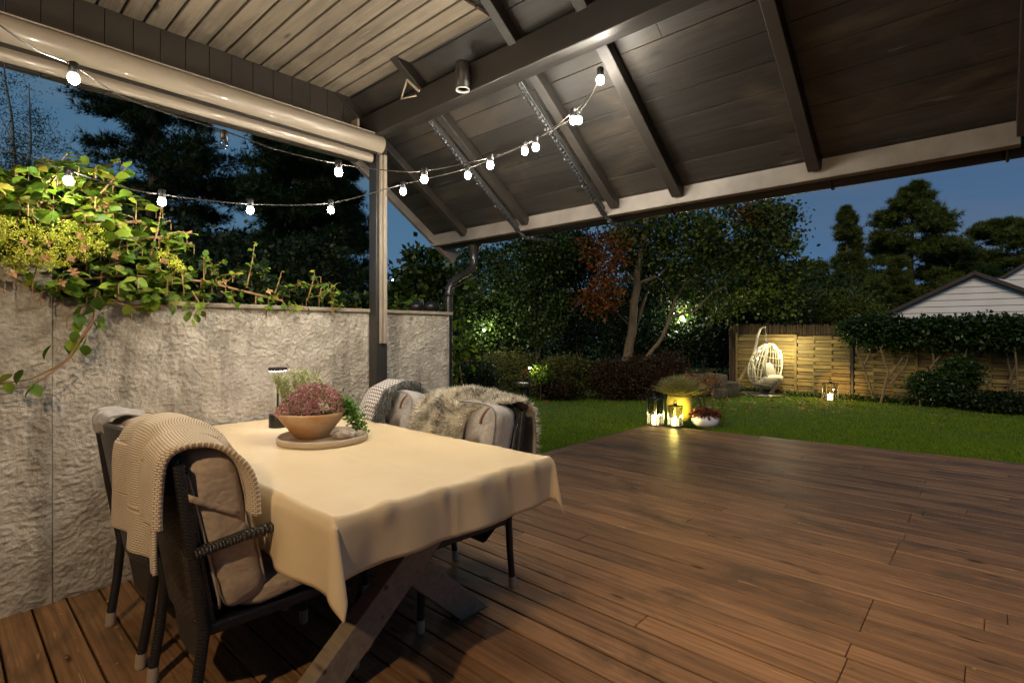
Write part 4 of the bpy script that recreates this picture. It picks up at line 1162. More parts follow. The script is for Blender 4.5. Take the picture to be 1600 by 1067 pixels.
def E(u, v, d, rw, rh, rd=None, w=1.0):
    """ellipsoid given in pixels of half width / half height at depth d"""
    s = d / F; return (tuple(P(u, v, d)), (rw * s, (rd if rd else rw * s * .8), rh * s), w)

# ------------------------------------------------------------------ vine over the wall
def vine():
    base = Vector((-3.42, .9, 1.2))
    t = thing('climbing_vine', 'leafy climbing vine with yellow green flower heads growing over the stucco wall', 'vine', tuple(base)); b = np.array(base)
    top = [(-60, 255), (0, 262), (60, 250), (110, 238), (150, 258), (190, 262), (205, 290), (230, 330), (270, 360), (310, 385), (350, 420), (385, 405), (405, 385), (430, 425), (460, 440), (490, 425), (520, 440), (560, 462), (600, 468)]
    def tv(u): return np.interp(u, [a for a, _ in top], [c for _, c in top])
    O = []; D = []; S_ = []
    def leaf(p, d, s): O.append(tuple(p)); D.append(tuple(d)); S_.append(s)
    mbs = MB()
    # shoots: each shoot is a twig with paired leaves
    for k in range(430):
        u = random.choice([random.uniform(-50, 240), random.uniform(-50, 560), random.uniform(-40, 330)])
        tt = tv(u); low = 470 if u > 80 else 400
        r_ = random.random()
        v = tt + 6 + (low - tt) * r_
        X = random.uniform(-3.62, -3.14) if r_ > .25 else random.uniform(-3.55, -3.25)
        p = XP(u, v, X)
        dirv = Vector((random.gauss(.35, .5), random.gauss(.15, .6), random.gauss(.25, .4))).normalized()
        L = random.uniform(.06, .14) * (1.2 if u < 260 else .8)
        q = p - dirv * L; mbs.tube([q - Vector((0, 0, .05)), q, p], [.003, .0028, .0018], 5)
        n = random.randint(4, 7); big = 1.0 if u < 290 else .62
        for j in range(n):
            s = j / n; a = p.lerp(q, s); sd = dirv.cross(Vector((0, 0, 1))).normalized() * (1 if j % 2 else -1)
            d = sd * random.uniform(.5, 1) + dirv * .5 + Vector((random.gauss(.15, .25), random.gauss(0, .25), random.gauss(-.25, .3)))
            leaf(a, d, random.uniform(.032, .078) * big)
    # top twigs that stand out against the sky
    for (u0, v0, u1, v1, X) in ((60, 330, 62, 250, -3.4), (60, 300, 105, 240, -3.35), (110, 300, 125, 258, -3.3), (140, 320, 198, 262, -3.3), (235, 400, 252, 325, -3.3), (250, 370, 300, 365, -3.3), (385, 450, 398, 378, -3.4), (480, 470, 492, 425, -3.35), (500, 470, 528, 442, -3.3), (425, 470, 440, 425, -3.3), (330, 430, 350, 405, -3.4), (10, 330, -10, 262, -3.3), (150, 330, 205, 300, -3.25)):
        a, c = XP(u0, v0, X), XP(u1, v1, X + .05); mbs.tube([a, a.lerp(c, .5) + Vector((0, .01, .02)), c], [.005, .004, .002], 6)
        n = int((c - a).length / .022)
        for j in range(n):
            s = j / max(n - 1, 1); p = a.lerp(c, s); leaf(p, (random.gauss(.4, .5), random.gauss(0, .7), random.gauss(.1, .4)), random.uniform(.03, .055) * (1.25 if u0 < 230 else .8))
    # strands hanging over the cap
    strands = [([(150, 452), (146, 500), (138, 515), (112, 556), (85, 575), (45, 593), (0, 600), (-40, 602)], -3.19, [(128, 486), (142, 505), (118, 508), (112, 535), (135, 533), (80, 545), (99, 546), (36, 583), (19, 590), (160, 500), (122, 495)]),
               ([(146, 500), (125, 530), (105, 563), (70, 590), (40, 605), (0, 607), (-40, 612)], -3.16, [(48, 607), (10, 603), (55, 607), (135, 545), (118, 523), (150, 470), (155, 508)]),
               ([(150, 462), (185, 474), (205, 480), (230, 478), (262, 480)], -3.21, [(160, 465), (175, 474), (225, 476), (240, 474), (268, 482), (205, 483)]),
               ([(300, 455), (312, 475), (304, 494)], -3.19, [(290, 483), (297, 492), (303, 497), (309, 500), (314, 492), (300, 505), (308, 488), (292, 498), (318, 478), (282, 508), (306, 480), (295, 476)]),
               ([(440, 470), (455, 487), (470, 480), (485, 488)], -3.22, [(445, 480), (460, 488), (470, 484), (480, 486), (452, 476)]),
               ([(345, 455), (365, 470), (380, 490)], -3.22, [(350, 462), (362, 470), (372, 478), (377, 462)])]
    for pts, X, lv in strands:
        mbs.tube([XP(a, c, X) for a, c in pts], [.0052] + [.0042] * (len(pts) - 2) + [.0025], 7)
        for (a, c) in lv:
            leaf(XP(a, c - 6, X + .01), (random.gauss(.1, .2), random.gauss(0, .5), -1), random.uniform(.05, .075) if pts[0][0] < 290 else random.uniform(.035, .05))
    # main woody stems
    for pts in ([(-40, 380), (60, 360), (120, 330), (190, 320)], [(-40, 350), (50, 340), (130, 352), (230, 345)], [(80, 440), (200, 430), (320, 440), (440, 470)], [(150, 420), (230, 400), (300, 380)], [(200, 370), (270, 372), (300, 362)]):
        mbs.tube([XP(a, c, -3.42) for a, c in pts], .008, 7)
    mbs.build('stems', M['stem'], t, off=base)
    O_ = np.array(O) - b
    V, Fc = scatter(OVATE[0], OVATE[1], O_, frames(np.array(D), up_bias=(.5, -.1, 1.0)), np.array(S_))
    V3 = V; o = bpy.data.meshes.new('leaves'); 
    # ovate faces contain repeated indices for triangles: build through from_pydata
    F2 = [tuple(dict.fromkeys(f)) for f in Fc.tolist()]
    o.from_pydata(V3.tolist(), [], F2); o.polygons.foreach_set('use_smooth', [True] * len(F2)); link('leaves', o, M['vine'], t)
    # dark inner fill of smaller leaves
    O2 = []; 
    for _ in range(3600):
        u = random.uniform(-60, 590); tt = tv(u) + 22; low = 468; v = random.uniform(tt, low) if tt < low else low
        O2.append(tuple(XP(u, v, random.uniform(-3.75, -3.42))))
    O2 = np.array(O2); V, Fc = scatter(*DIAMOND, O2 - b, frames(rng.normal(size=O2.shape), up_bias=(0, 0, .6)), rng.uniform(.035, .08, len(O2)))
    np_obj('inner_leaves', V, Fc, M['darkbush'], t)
    # flower heads: branching sprays of tiny buds
    O3 = []; mbf = MB()
    heads = [(10, 372, -3.10), (45, 362, -3.12), (30, 395, -3.10), (75, 375, -3.12), (70, 398, -3.10), (100, 385, -3.12), (120, 398, -3.14), (140, 365, -3.2), (150, 390, -3.16), (125, 375, -3.15), (10, 355, -3.12), (-10, 385, -3.1), (85, 412, -3.14), (55, 412, -3.12), (160, 378, -3.2), (270, 412, -3.25), (285, 425, -3.25), (255, 402, -3.28), (108, 362, -3.15), (20, 410, -3.1)]
    for (u, v, X) in heads:
        c = XP(u, v, X); root = c + Vector((-.06, 0, -.05)); R_ = .055 if u < 200 else .04
        for _ in range(16):
            d = Vector((random.gauss(.5, .6), random.gauss(0, 1), random.gauss(.5, .7))).normalized(); tip = c + d * random.uniform(.5, 1) * R_
            mbf.tube([root.lerp(c, .7), c.lerp(tip, .3), tip], [.0012, .001, .0008], 3, cap=False)
            for _ in range(13): O3.append(tuple(tip + Vector((random.gauss(0, .009), random.gauss(0, .009), random.gauss(0, .009)))))
    tag(mbf.build('flower_stalks', M['vineflower'], t, off=base), kind='stuff')
    O3 = np.array(O3); V, Fc = scatter(*DIAMOND, O3 - b, frames(rng.normal(size=O3.shape)), rng.uniform(.006, .010, len(O3))); np_obj('flower_buds', V, Fc, M['vineflower'], t)
    O4 = []; D4 = []
    for (u, v) in ((36, 378), (48, 393), (68, 403), (74, 402), (21, 427), (97, 442), (113, 422), (117, 427), (125, 370), (130, 388), (180, 400), (256, 408), (112, 404), (350, 440), (420, 455), (75, 380)):
        c = XP(u, v, -3.07)
        for k in range(4):
            an = k * PI / 2 + .4; O4.append(tuple(c)); D4.append((.25, math.cos(an), math.sin(an)))
    O4 = np.array(O4); V, Fc = scatter(*DIAMOND, O4 - b, frames(np.array(D4), up_bias=(1, 0, .2)), np.full(len(O4), .022)); np_obj('sepals', V, Fc, M['sepal'], t)
vine()
# vine at the wall end by the downpipe
plant('wall_end_vine', 'pale green vine leaves and seed heads hanging beside the downpipe', 'vine', XP(722, 600, -3.5) + Vector((0, 0, 0)), [E(718, 530, 4.9, 16, 26, .15), E(724, 545, 4.9, 14, 14, .12), E(710, 575, 4.9, 10, 30, .12), E(635, 476, 4.6, 22, 10, .15, .5)], 50, 7, .05, .075, 'vine', trunks=[([P(722, 600, 4.95), P(716, 560, 4.95), P(722, 520, 4.95)], .008, .004)], bark='stem', up=(0, 0, 1), extra=[('seed_heads', [E(733, 523, 4.85, 8, 12, .06), E(715, 556, 4.85, 8, 10, .06)], 60, 14, .018, 'vineflower')] and None)

# ------------------------------------------------------------------ background left, seen over the wall
def conifer(name, label, u, ytop, ybot, d, halfw, mat, nb, ntuft, ls, group=None, bark='bark', shape=None, wid=.03, droop=-.15, tr=.18, seedx=0, gap=0.0, rag=.35, tmpl=None):
    base = onground(u, d); t = thing(name, label, 'tree', tuple(base), 0, group); b = np.array(base)
    zt = P(u, ytop, d).z; zb = P(u, ybot, d).z; hw = halfw * d / F
    mb = MB(); m = 14
    mb.tube([base + Vector((0, 0, (zt - base.z) * k / m)) + Vector((math.sin(k * .9 + u) * .05, math.cos(k * .7) * .05, 0)) for k in range(m + 1)], [tr * (1 - .93 * k / m) for k in range(m + 1)], 10)
    mb2 = MB(); O = []; D = []
    shape = shape or (lambda f: (1 - f) ** .8)
    for i in range(nb):
        f = random.random() ** .9; z = zb + (zt - zb) * f; 
        rad = hw * shape(f) * random.uniform(1 - rag, 1.1)
        a = random.uniform(0, 2 * PI); dr = Vector((math.cos(a), math.sin(a), random.gauss(droop, .15)))
        p0 = Vector((base.x, base.y, z)); p1 = p0 + dr * rad * .55; p2 = p0 + dr * rad + Vector((0, 0, .08 * rad))
        if i % 2 == 0 and f < .97: mb2.tube([p0, p1, p2], [.035 * (1 - f) + .012, .02, .006], 5, cap=False)
        for k in range(ntuft):
            s = .28 + .72 * math.sqrt(random.random()); c = p0.lerp(p2, s)
            sp = .085 * rad + .06
            q = c + Vector((random.gauss(0, sp), random.gauss(0, sp), random.gauss(0, sp * .38)))
            O.append(tuple(q)); D.append(tuple(dr * .9 + Vector((random.gauss(0, .7), random.gauss(0, .7), random.gauss(.35, .5)))))
    mb.build('trunk', M[bark], t, off=base); mb2.build('branches', M[bark], t, off=base)
    O = np.array(O); D = np.array(D); n = len(O); tmpl = TUFT
    V, Fc = scatter(tmpl[0], tmpl[1], O - b, frames(D), rng.uniform(ls * .55, ls * 1.25, n))
    np_obj('crown', V, Fc, M[mat], t); return t
# big pine
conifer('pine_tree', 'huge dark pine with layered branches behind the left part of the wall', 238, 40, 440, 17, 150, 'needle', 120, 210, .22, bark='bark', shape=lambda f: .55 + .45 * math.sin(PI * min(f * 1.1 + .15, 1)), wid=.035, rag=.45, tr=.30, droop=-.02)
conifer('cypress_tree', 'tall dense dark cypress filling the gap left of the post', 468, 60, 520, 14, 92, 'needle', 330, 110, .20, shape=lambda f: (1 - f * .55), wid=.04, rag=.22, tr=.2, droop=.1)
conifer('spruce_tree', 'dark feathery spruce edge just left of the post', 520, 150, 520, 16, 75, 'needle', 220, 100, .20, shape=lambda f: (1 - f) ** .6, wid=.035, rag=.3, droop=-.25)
# birch
bb = onground(30, 22)
plant('birch_tree', 'thin drooping birch against the blue dusk sky at the far left', 'tree', bb, [E(20, 190, 22, 55, 95), E(60, 240, 22, 40, 60), E(0, 280, 22, 60, 60)], 300, 22, .28, .15, 'birch',
      trunks=[([bb, P(28, 330, 22), P(20, 200, 22), P(5, 100, 22)], .12, .03), ([P(28, 330, 22), P(48, 240, 22), P(45, 130, 22)], .07, .02), ([P(28, 300, 22), P(70, 250, 22)], .05, .012), ([P(22, 230, 22), P(0, 180, 22)], .04, .012)], bark='birchbark', wid=.045, shell=.7)
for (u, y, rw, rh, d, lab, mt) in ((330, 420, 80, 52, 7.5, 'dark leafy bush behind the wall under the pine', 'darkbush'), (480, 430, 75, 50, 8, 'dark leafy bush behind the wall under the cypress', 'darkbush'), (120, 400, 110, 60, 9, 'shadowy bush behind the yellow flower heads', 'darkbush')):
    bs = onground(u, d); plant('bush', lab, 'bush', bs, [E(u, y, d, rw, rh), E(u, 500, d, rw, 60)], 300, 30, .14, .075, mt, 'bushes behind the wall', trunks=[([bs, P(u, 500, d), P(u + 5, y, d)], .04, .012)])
bs = onground(660, 9)
plant('small_tree', 'small leafy tree with upright shoots between the post and the downpipe', 'tree', bs, [E(645, 460, 9, 38, 38), E(652, 415, 9, 16, 24, w=.5), E(682, 425, 9, 16, 30, w=.6), E(700, 470, 9, 40, 50), E(640, 520, 9, 60, 40)], 200, 26, .10, .10, 'bush', trunks=[([bs, P(655, 480, 9), P(652, 392, 9)], .04, .008), ([P(660, 500, 9), P(690, 400, 9)], .025, .006)])

# ------------------------------------------------------------------ garden trees
def TR(pts, r0, r1): return ([P(*q) if not isinstance(q, Vector) else q for q in pts], r0, r1)
bs = onground(760, 15.6); plant('garden_tree', 'leafy green tree behind the downpipe lit by a garden lamp', 'tree', bs, [E(745, 450, 15.6, 60, 70), E(760, 520, 15.6, 55, 40)], 379, 44, .20, .090, 'bush', 'leafy trees along the garden edge', trunks=[TR([bs, (755, 500, 15.6), (745, 400, 15.6)], .06, .015), TR([(760, 560, 15.6), (780, 430, 15.6)], .03, .01)])
bs = onground(840, 15.1); plant('garden_tree', 'soft bright green tree under the eave in the middle of the garden edge', 'tree', bs, [E(825, 420, 15.1, 60, 50), E(850, 400, 15.1, 45, 35), E(835, 480, 15.1, 55, 60)], 413, 44, .20, .090, 'bush', 'leafy trees along the garden edge', trunks=[TR([bs, (838, 520, 15.1), (830, 400, 15.1)], .05, .012), TR([(842, 560, 15.1), (862, 420, 15.1)], .03, .008), TR([(842, 560, 15.1), (810, 440, 15.1)], .025, .008)])
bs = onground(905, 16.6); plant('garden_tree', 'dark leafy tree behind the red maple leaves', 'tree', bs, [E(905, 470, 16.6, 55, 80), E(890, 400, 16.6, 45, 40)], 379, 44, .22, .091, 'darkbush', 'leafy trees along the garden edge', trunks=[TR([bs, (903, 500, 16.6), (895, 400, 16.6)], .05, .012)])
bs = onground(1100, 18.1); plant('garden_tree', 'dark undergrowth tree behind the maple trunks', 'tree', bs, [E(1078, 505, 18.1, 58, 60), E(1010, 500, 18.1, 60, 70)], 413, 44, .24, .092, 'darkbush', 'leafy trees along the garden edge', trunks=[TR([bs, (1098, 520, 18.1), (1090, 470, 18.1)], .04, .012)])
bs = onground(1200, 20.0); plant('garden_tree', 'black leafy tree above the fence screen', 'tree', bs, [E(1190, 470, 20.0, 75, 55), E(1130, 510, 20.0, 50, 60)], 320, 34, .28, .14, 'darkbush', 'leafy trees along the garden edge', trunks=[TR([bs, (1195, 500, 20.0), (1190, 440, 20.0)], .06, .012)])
# maple
bm = onground(975, 15.2)
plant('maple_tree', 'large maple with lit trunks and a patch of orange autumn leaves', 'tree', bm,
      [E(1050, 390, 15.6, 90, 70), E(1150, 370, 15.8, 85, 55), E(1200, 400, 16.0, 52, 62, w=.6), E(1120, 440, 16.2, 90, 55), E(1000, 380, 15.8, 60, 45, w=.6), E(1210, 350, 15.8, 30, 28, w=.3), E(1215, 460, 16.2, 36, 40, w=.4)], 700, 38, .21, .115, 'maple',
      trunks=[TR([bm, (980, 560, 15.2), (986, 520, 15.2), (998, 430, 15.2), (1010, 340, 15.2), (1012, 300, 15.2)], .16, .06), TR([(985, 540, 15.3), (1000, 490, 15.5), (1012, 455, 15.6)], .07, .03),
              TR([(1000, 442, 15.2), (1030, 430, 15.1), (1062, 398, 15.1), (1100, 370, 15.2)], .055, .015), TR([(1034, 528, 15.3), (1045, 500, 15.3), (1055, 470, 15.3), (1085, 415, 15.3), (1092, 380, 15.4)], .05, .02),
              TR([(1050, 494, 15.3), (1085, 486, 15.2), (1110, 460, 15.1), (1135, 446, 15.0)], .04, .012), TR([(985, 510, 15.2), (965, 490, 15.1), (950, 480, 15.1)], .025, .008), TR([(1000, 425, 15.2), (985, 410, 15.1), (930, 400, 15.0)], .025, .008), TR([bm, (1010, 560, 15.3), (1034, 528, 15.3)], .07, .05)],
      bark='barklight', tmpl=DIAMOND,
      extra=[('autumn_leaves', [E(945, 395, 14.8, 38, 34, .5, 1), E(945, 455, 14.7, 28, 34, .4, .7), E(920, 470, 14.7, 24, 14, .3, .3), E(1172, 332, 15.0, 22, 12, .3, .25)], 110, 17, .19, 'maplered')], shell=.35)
# low shrubs
def shrub(label, u, v, d, rw, rh, mat, n=300, ls=.055, cr=.095, name='shrub'):
    bs = onground(u, d); plant(name, label, 'shrub', bs, [E(u, v + rh * .3, d, rw, rh), E(u - rw * .4, v + rh * .35, d - .1, rw * .6, rh * .8), E(u + rw * .45, v + rh * .2, d + .1, rw * .55, rh * .85)], int(n * 1.2), 30, cr * 1.2, ls, mat, 'shrubs at the edge of the lawn', trunks=[([bs, P(u, v + 10, d), P(u + 3, v - rh * .4, d)], .02, .008)], zmin=bs.z)
shrub('rounded dark red shrub at the lawn edge in front of the maple', 972, 582, 13.6, 52, 34, 'redshrub', 420)
shrub('wide brown red shrub at the lawn edge, right of the rounded one', 1035, 575, 14.4, 36, 34, 'redshrub', 220)
shrub('olive green shrub beside the small garden spotlight', 880, 580, 13.8, 42, 34, 'olive', 380)
shrub('low dark shrub behind the fire bowl', 782, 572, 14.2, 50, 34, 'olive', 260)
shrub('dark foliage beside the wall end', 735, 585, 12.0, 36, 36, 'darkbush', 260)
shrub('bright green leafy plant lit by the small garden spotlight', 845, 582, 12.9, 12, 12, 'vine', 30, .06, .05)
shrub('low brown ground shrub in front of the fire bowl plants', 866, 606, 13.2, 26, 10, 'redshrub', 110)
# woodland mass
O, D = clumps([E(u, 505 + random.uniform(-25, 15), 27, 60, 62, 1.5) for u in range(560, 1330, 50)], 1500, 34, .45, .8, .3)
V, Fc = scatter(*DIAMOND, O, frames(D), rng.uniform(.12, .26, len(O))); tag(np_obj('far_woodland', V, Fc, M['needle']), 'dark mass of trees beyond the garden', 'woodland', kind='stuff')
O, D = clumps([E(u, 500 + random.uniform(-15, 15), 24, 60, 50, 1.5) for u in range(-80, 600, 60)], 900, 30, .45, .8, .3)
V, Fc = scatter(*DIAMOND, O, frames(D), rng.uniform(.12, .26, len(O))); tag(np_obj('far_woodland', V, Fc, M['needle']), 'dark mass of trees beyond the wall on the left', 'woodland', kind='stuff')

# ------------------------------------------------------------------ right pines
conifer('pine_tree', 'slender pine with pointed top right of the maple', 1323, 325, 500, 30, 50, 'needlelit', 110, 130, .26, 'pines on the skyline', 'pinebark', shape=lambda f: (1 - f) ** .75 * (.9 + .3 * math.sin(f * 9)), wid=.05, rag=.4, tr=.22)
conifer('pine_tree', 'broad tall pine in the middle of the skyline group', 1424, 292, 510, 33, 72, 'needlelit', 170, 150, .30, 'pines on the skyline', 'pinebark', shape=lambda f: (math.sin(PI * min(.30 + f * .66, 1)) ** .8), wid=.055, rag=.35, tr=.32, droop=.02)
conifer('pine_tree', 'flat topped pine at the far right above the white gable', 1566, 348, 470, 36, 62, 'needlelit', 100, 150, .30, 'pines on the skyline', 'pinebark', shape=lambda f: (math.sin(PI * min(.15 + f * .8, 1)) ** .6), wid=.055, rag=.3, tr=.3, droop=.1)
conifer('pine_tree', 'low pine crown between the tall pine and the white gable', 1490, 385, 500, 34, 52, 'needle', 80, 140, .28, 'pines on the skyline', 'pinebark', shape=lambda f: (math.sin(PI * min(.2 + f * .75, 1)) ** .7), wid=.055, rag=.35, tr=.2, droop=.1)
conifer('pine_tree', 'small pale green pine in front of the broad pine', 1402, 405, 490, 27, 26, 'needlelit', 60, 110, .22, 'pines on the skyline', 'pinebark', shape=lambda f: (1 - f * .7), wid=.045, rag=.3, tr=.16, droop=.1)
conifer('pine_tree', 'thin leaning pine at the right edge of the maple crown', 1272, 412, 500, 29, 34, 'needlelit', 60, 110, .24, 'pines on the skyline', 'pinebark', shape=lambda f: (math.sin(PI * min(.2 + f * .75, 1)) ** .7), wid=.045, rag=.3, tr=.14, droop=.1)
for (u, v, rw, rh, d, lab) in ((1265, 480, 45, 32, 21, 'round dark evergreen over the reed screen'), (1322, 482, 30, 28, 20.5, 'mid green evergreen left of the white gable'), (1352, 500, 16, 14, 20, 'small evergreen touching the left corner of the white gable')):
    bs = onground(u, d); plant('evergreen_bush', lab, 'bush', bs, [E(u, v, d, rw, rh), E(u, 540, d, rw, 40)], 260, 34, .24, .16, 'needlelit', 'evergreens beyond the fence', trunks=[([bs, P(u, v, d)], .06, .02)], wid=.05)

# ------------------------------------------------------------------ fence
FA = P(1152, V0, 16.3); FA.z = 0; FB = P(1600, V0, 11.8); FB.z = 0
fd = (FB - FA).normalized(); fn = Vector((fd.y, -fd.x, 0))
if fn.dot(FW) > 0: fn = -fn     # towards the viewer
def fpt(s, z, o=0): p = FA + fd * s + fn * o; p.z = z; return p
fence = thing('garden_fence', 'horizontal board timber fence lit by the lantern and the hanging chair', 'fence', (FA.x, FA.y, -.5), math.atan2(fd.y, fd.x))
segs = [(0.03, 1.64), (1.70, 3.02)] + [(3.11 + 1.36 * k, 3.11 + 1.36 * k + 1.30) for k in range(5)]
for a, b in segs:
    mb = MB(); zt = 1.75 - .035 * a; zb = -.02; nrow = 17; hrow = (zt - zb) / nrow
    cols = 1 if a < 1 else 3
    for r in range(nrow):
        for c in range(cols):
            s0, s1 = a + (b - a) * c / cols, a + (b - a) * (c + 1) / cols
            fr = (r + c) % 2
            hh = hrow * (1.06 if fr else .72)
            mb.box(((s0 + s1) / 2, -.024 if fr else .006, zb + hrow * (r + .5)), (s1 - s0 - (.0 if fr else .03), .018, hh), Matrix.Rotation(random.gauss(0, .004), 3, 'Y'))
    mb.build('fence_panel', M['fence'], fence, bevel=.004)
    mb = MB(); mb.span((a, .03, zb), (b, .04, zt - .01)); mb.build('backing', M['darkwood'], fence)
    for k in range(1, cols):
        mb = MB(); mb.box((a + (b - a) * k / cols, -.008, (zt + zb) / 2), (.03, .03, zt - zb)); mb.build('batten', M['fence'], fence)
for s in (0, 1.67, 3.065) + tuple(3.08 + 1.36 * k for k in range(1, 6)):
    zt = 1.75 - .035 * s; mb = MB(); mb.box((s, -.01, zt / 2), (.065, .08, zt + .06)); mb.build('post', M['darkwood'] if s == 3.065 else M['fence'], fence, bevel=.004)
# reed screen behind the fence
rs = thing('reed_screen', 'brown reed screen standing above and behind the timber fence', 'screen', (FA.x, FA.y, -.5)); so = np.array(rs.location)
O = []; H = []
for k in range(420):
    s = -.28 + 3.5 * k / 420; O.append(tuple(fpt(s, -.5, -.10 + random.uniform(-.012, .012)))); H.append(2.02 - .06 * max(0, s) * .3 + random.uniform(-.04, .05))
bkdir = (-fn * .9 + fd * -.0).normalized()
for k in range(140):
    p = fpt(-.28, -.5, -.10 - .011 * k); O.append(tuple(p)); H.append(1.93 + random.uniform(-.04, .04))
O = np.array(O); n = len(O); REED = ([(-.5, 0, -.5), (.5, 0, -.5), (.5, 0, .5), (-.5, 0, .5), (-.5, 1, -.5), (.5, 1, -.5), (.5, 1, .5), (-.5, 1, .5)], [(0, 1, 5, 4), (1, 2, 6, 5), (2, 3, 7, 6), (3, 0, 4, 7), (4, 5, 6, 7)])
V, Fc = scatter(*REED, O - so, frames(np.tile([0, 0, 1.], (n, 1)) + rng.normal(size=(n, 3)) * .012), np.stack([np.full(n, .011), np.array(H), np.full(n, .011)], 1)); np_obj('reeds', V, Fc, M['reed'], rs)
# laurel shrubs trained along the fence
def du(u, off): # depth of fence at pixel u
    t = (u - U0) / F; k = (FB - FA); # solve
    A = FA - CAM; da = A.dot(FW); la = A.dot(RT); db = k.dot(FW); lb = k.dot(RT)
    s = (t * da - la) / (lb - t * db); return da + s * db - off
for (u, lab, trk) in ((1352, 'leftmost laurel on bare stems against the fence', [[(1367, 615), (1352, 580), (1338, 545), (1340, 525)], [(1348, 575), (1360, 550), (1365, 535)]]),
                      (1400, 'second laurel from the left with two crossing bare stems', [[(1376, 612), (1388, 580), (1376, 545), (1385, 530)], [(1384, 595), (1410, 560), (1405, 535)], [(1392, 600), (1415, 570), (1425, 540)]]),
                      (1455, 'third laurel from the left leaning over dark undergrowth', [[(1437, 610), (1445, 585), (1470, 555), (1485, 535)], [(1460, 570), (1455, 540)]]),
                      (1512, 'fourth laurel from the left with a dark bushy stem', [[(1508, 625), (1512, 590), (1508, 560), (1515, 525)]]),
                      (1560, 'fifth laurel from the left, the densest crown', [[(1575, 635), (1580, 590), (1572, 545), (1560, 520)], [(1576, 600), (1590, 560)]]),
                      (1602, 'rightmost laurel at the picture edge', [[(1588, 640), (1590, 600), (1585, 535), (1600, 520)]])):
    d = du(u, .35); bs = GP(trk[0][0][0], trk[0][0][1] + 6) if 0 else onground(trk[0][0][0], d)
    trunks = []
    for path in trk:
        pts = [P(a, c, d) for a, c in path]
        if path is trk[0]: pts[0] = bs
        trunks.append((pts, .028, .012))
    plant('laurel_shrub', lab, 'shrub', bs, [E(u, 512, d, 36, 15, .25), E(u - 5, 524, d, 28, 17, .25, .6), E(u + 12, 530, d, 14, 22, .2, .3)], 150, 26, .085, .085, 'hedge', 'laurels trained along the fence', trunks=trunks, bark='barklight', up=(0, 0, 1))
for (u, v, rw, rh, mat, lab) in ((1455, 603, 28, 22, 'hedge', 'dark low laurel at the foot of the fence, left of the pair'), (1500, 590, 24, 34, 'hedge', 'taller dark undergrowth bush at the foot of the fence'), (1560, 628, 40, 14, 'darkbush', 'low creeping plants at the right end of the fence')):
    d = du(u, .5); bs = onground(u, d); plant('low_bush', lab, 'bush', bs, [E(u, v, d, rw, rh, .3)], 150, 26, .07, .07, mat, 'undergrowth along the fence', trunks=[([bs, P(u, v, d)], .015, .006)], zmin=bs.z)
O = []
for _ in range(9000):
    s = random.uniform(-.5, 8); o = abs(random.gauss(0, .22)) + .03; p = fpt(s, 0, o); O.append((p.x, p.y, gz(p.x, p.y) + abs(random.gauss(0, .05 + .02 * (s > 3)))))
O = np.array(O); V, Fc = scatter(*DIAMOND, O, frames(rng.normal(size=O.shape) + [0, 0, .5], up_bias=(0, 0, 1)), rng.uniform(.03, .07, len(O))); tag(np_obj('ground_cover', V, Fc, M['bush']), 'low leafy ground cover along the foot of the fence', 'ground cover', kind='stuff')
# ------------------------------------------------------------------ stones left of the hanging chair
for (u, d, w, dd, h, rz, lab) in ((1108, 14.9, .95, .5, .62, .3, 'tallest rough block of the stone steps behind the planters'), (1084, 15.0, .6, .5, .50, .9, 'left rough block of the stone steps'), (1136, 14.7, .55, .45, .42, .1, 'right rough block of the stone steps, nearest the chair'), (1124, 14.3, .35, .3, .26, .6, 'small front stone at the foot of the steps')):
    p = onground(u, d); mb = MB()
    def sf(a, b, w=w, dd=dd, h=h, u=u):
        al = 2 * PI * a; be = -PI / 2 + PI * b; c = lambda q, e: math.copysign(abs(q) ** e, q)
        n = 1 + .10 * noise.fractal(Vector((math.cos(al) * 2 + u, math.sin(al) * 2, be * 2)), 1, 2, 3)
        return Vector((c(math.cos(be), .22) * c(math.cos(al), .25) * w / 2 * n, c(math.cos(be), .22) * c(math.sin(al), .25) * dd / 2 * n, h / 2 + c(math.sin(be), .3) * h / 2 * n))
    mb.grid(sf, 28, 16); o = mb.build('garden_stone', M['granite']); o.location = tuple(p); o.rotation_euler.z = rz + YAW; tag(o, lab, 'stone', 'rough stone blocks')

# ------------------------------------------------------------------ hanging egg chair
ep = onground(1191, 15.1); sE = 15.1 / F
egg = thing('hanging_egg_chair', 'cream rattan hanging egg chair with cushions and lit bulbs in front of the fence', 'hanging chair', tuple(ep)); eo = ep.copy()
mb = MB(); mb.lathe([(.0, .03), (.50, .03), (.52, .045), (.50, .06), (.0, .06)], 40); mb.lathe([(.60, .02), (.62, .04), (.60, .05), (.58, .04), (.60, .02)], 40, cap=False); mb.build('base', M['steel'], egg)
mb = MB(); st = [P(1190, 612, 15.25), P(1180, 590, 15.35), P(1175, 560, 15.4), P(1182, 537, 15.4), P(1184, 524, 15.3), P(1188, 514, 15.2), P(1193, 511, 15.1), P(1196, 512, 15.05)]
mb.tube(st, [.035] * 5 + [.03, .028, .026], 12); mb.build('stand', M['eggwhite'], egg, off=eo)
mb = MB(); c0 = P(1196, 513, 15.05); c1 = P(1197, 534, 15.05)
for k in range(9): 
    p = c0.lerp(c1, k / 8); ax = k % 2; mb.tube([p + Vector((.016 * math.cos(q) if ax else 0, 0 if ax else .016 * math.cos(q), .026 * math.sin(q))) for q in [2 * PI * j / 8 for j in range(9)]], .005, 5)
mb.build('chain', M['steel'], egg, off=eo)
ec = P(1197, 572, 15.05); ax_, az_ = .455, .68
od = (-FW * .86 + RT * .50).normalized(); side = od.cross(Vector((0, 0, 1))).normalized()
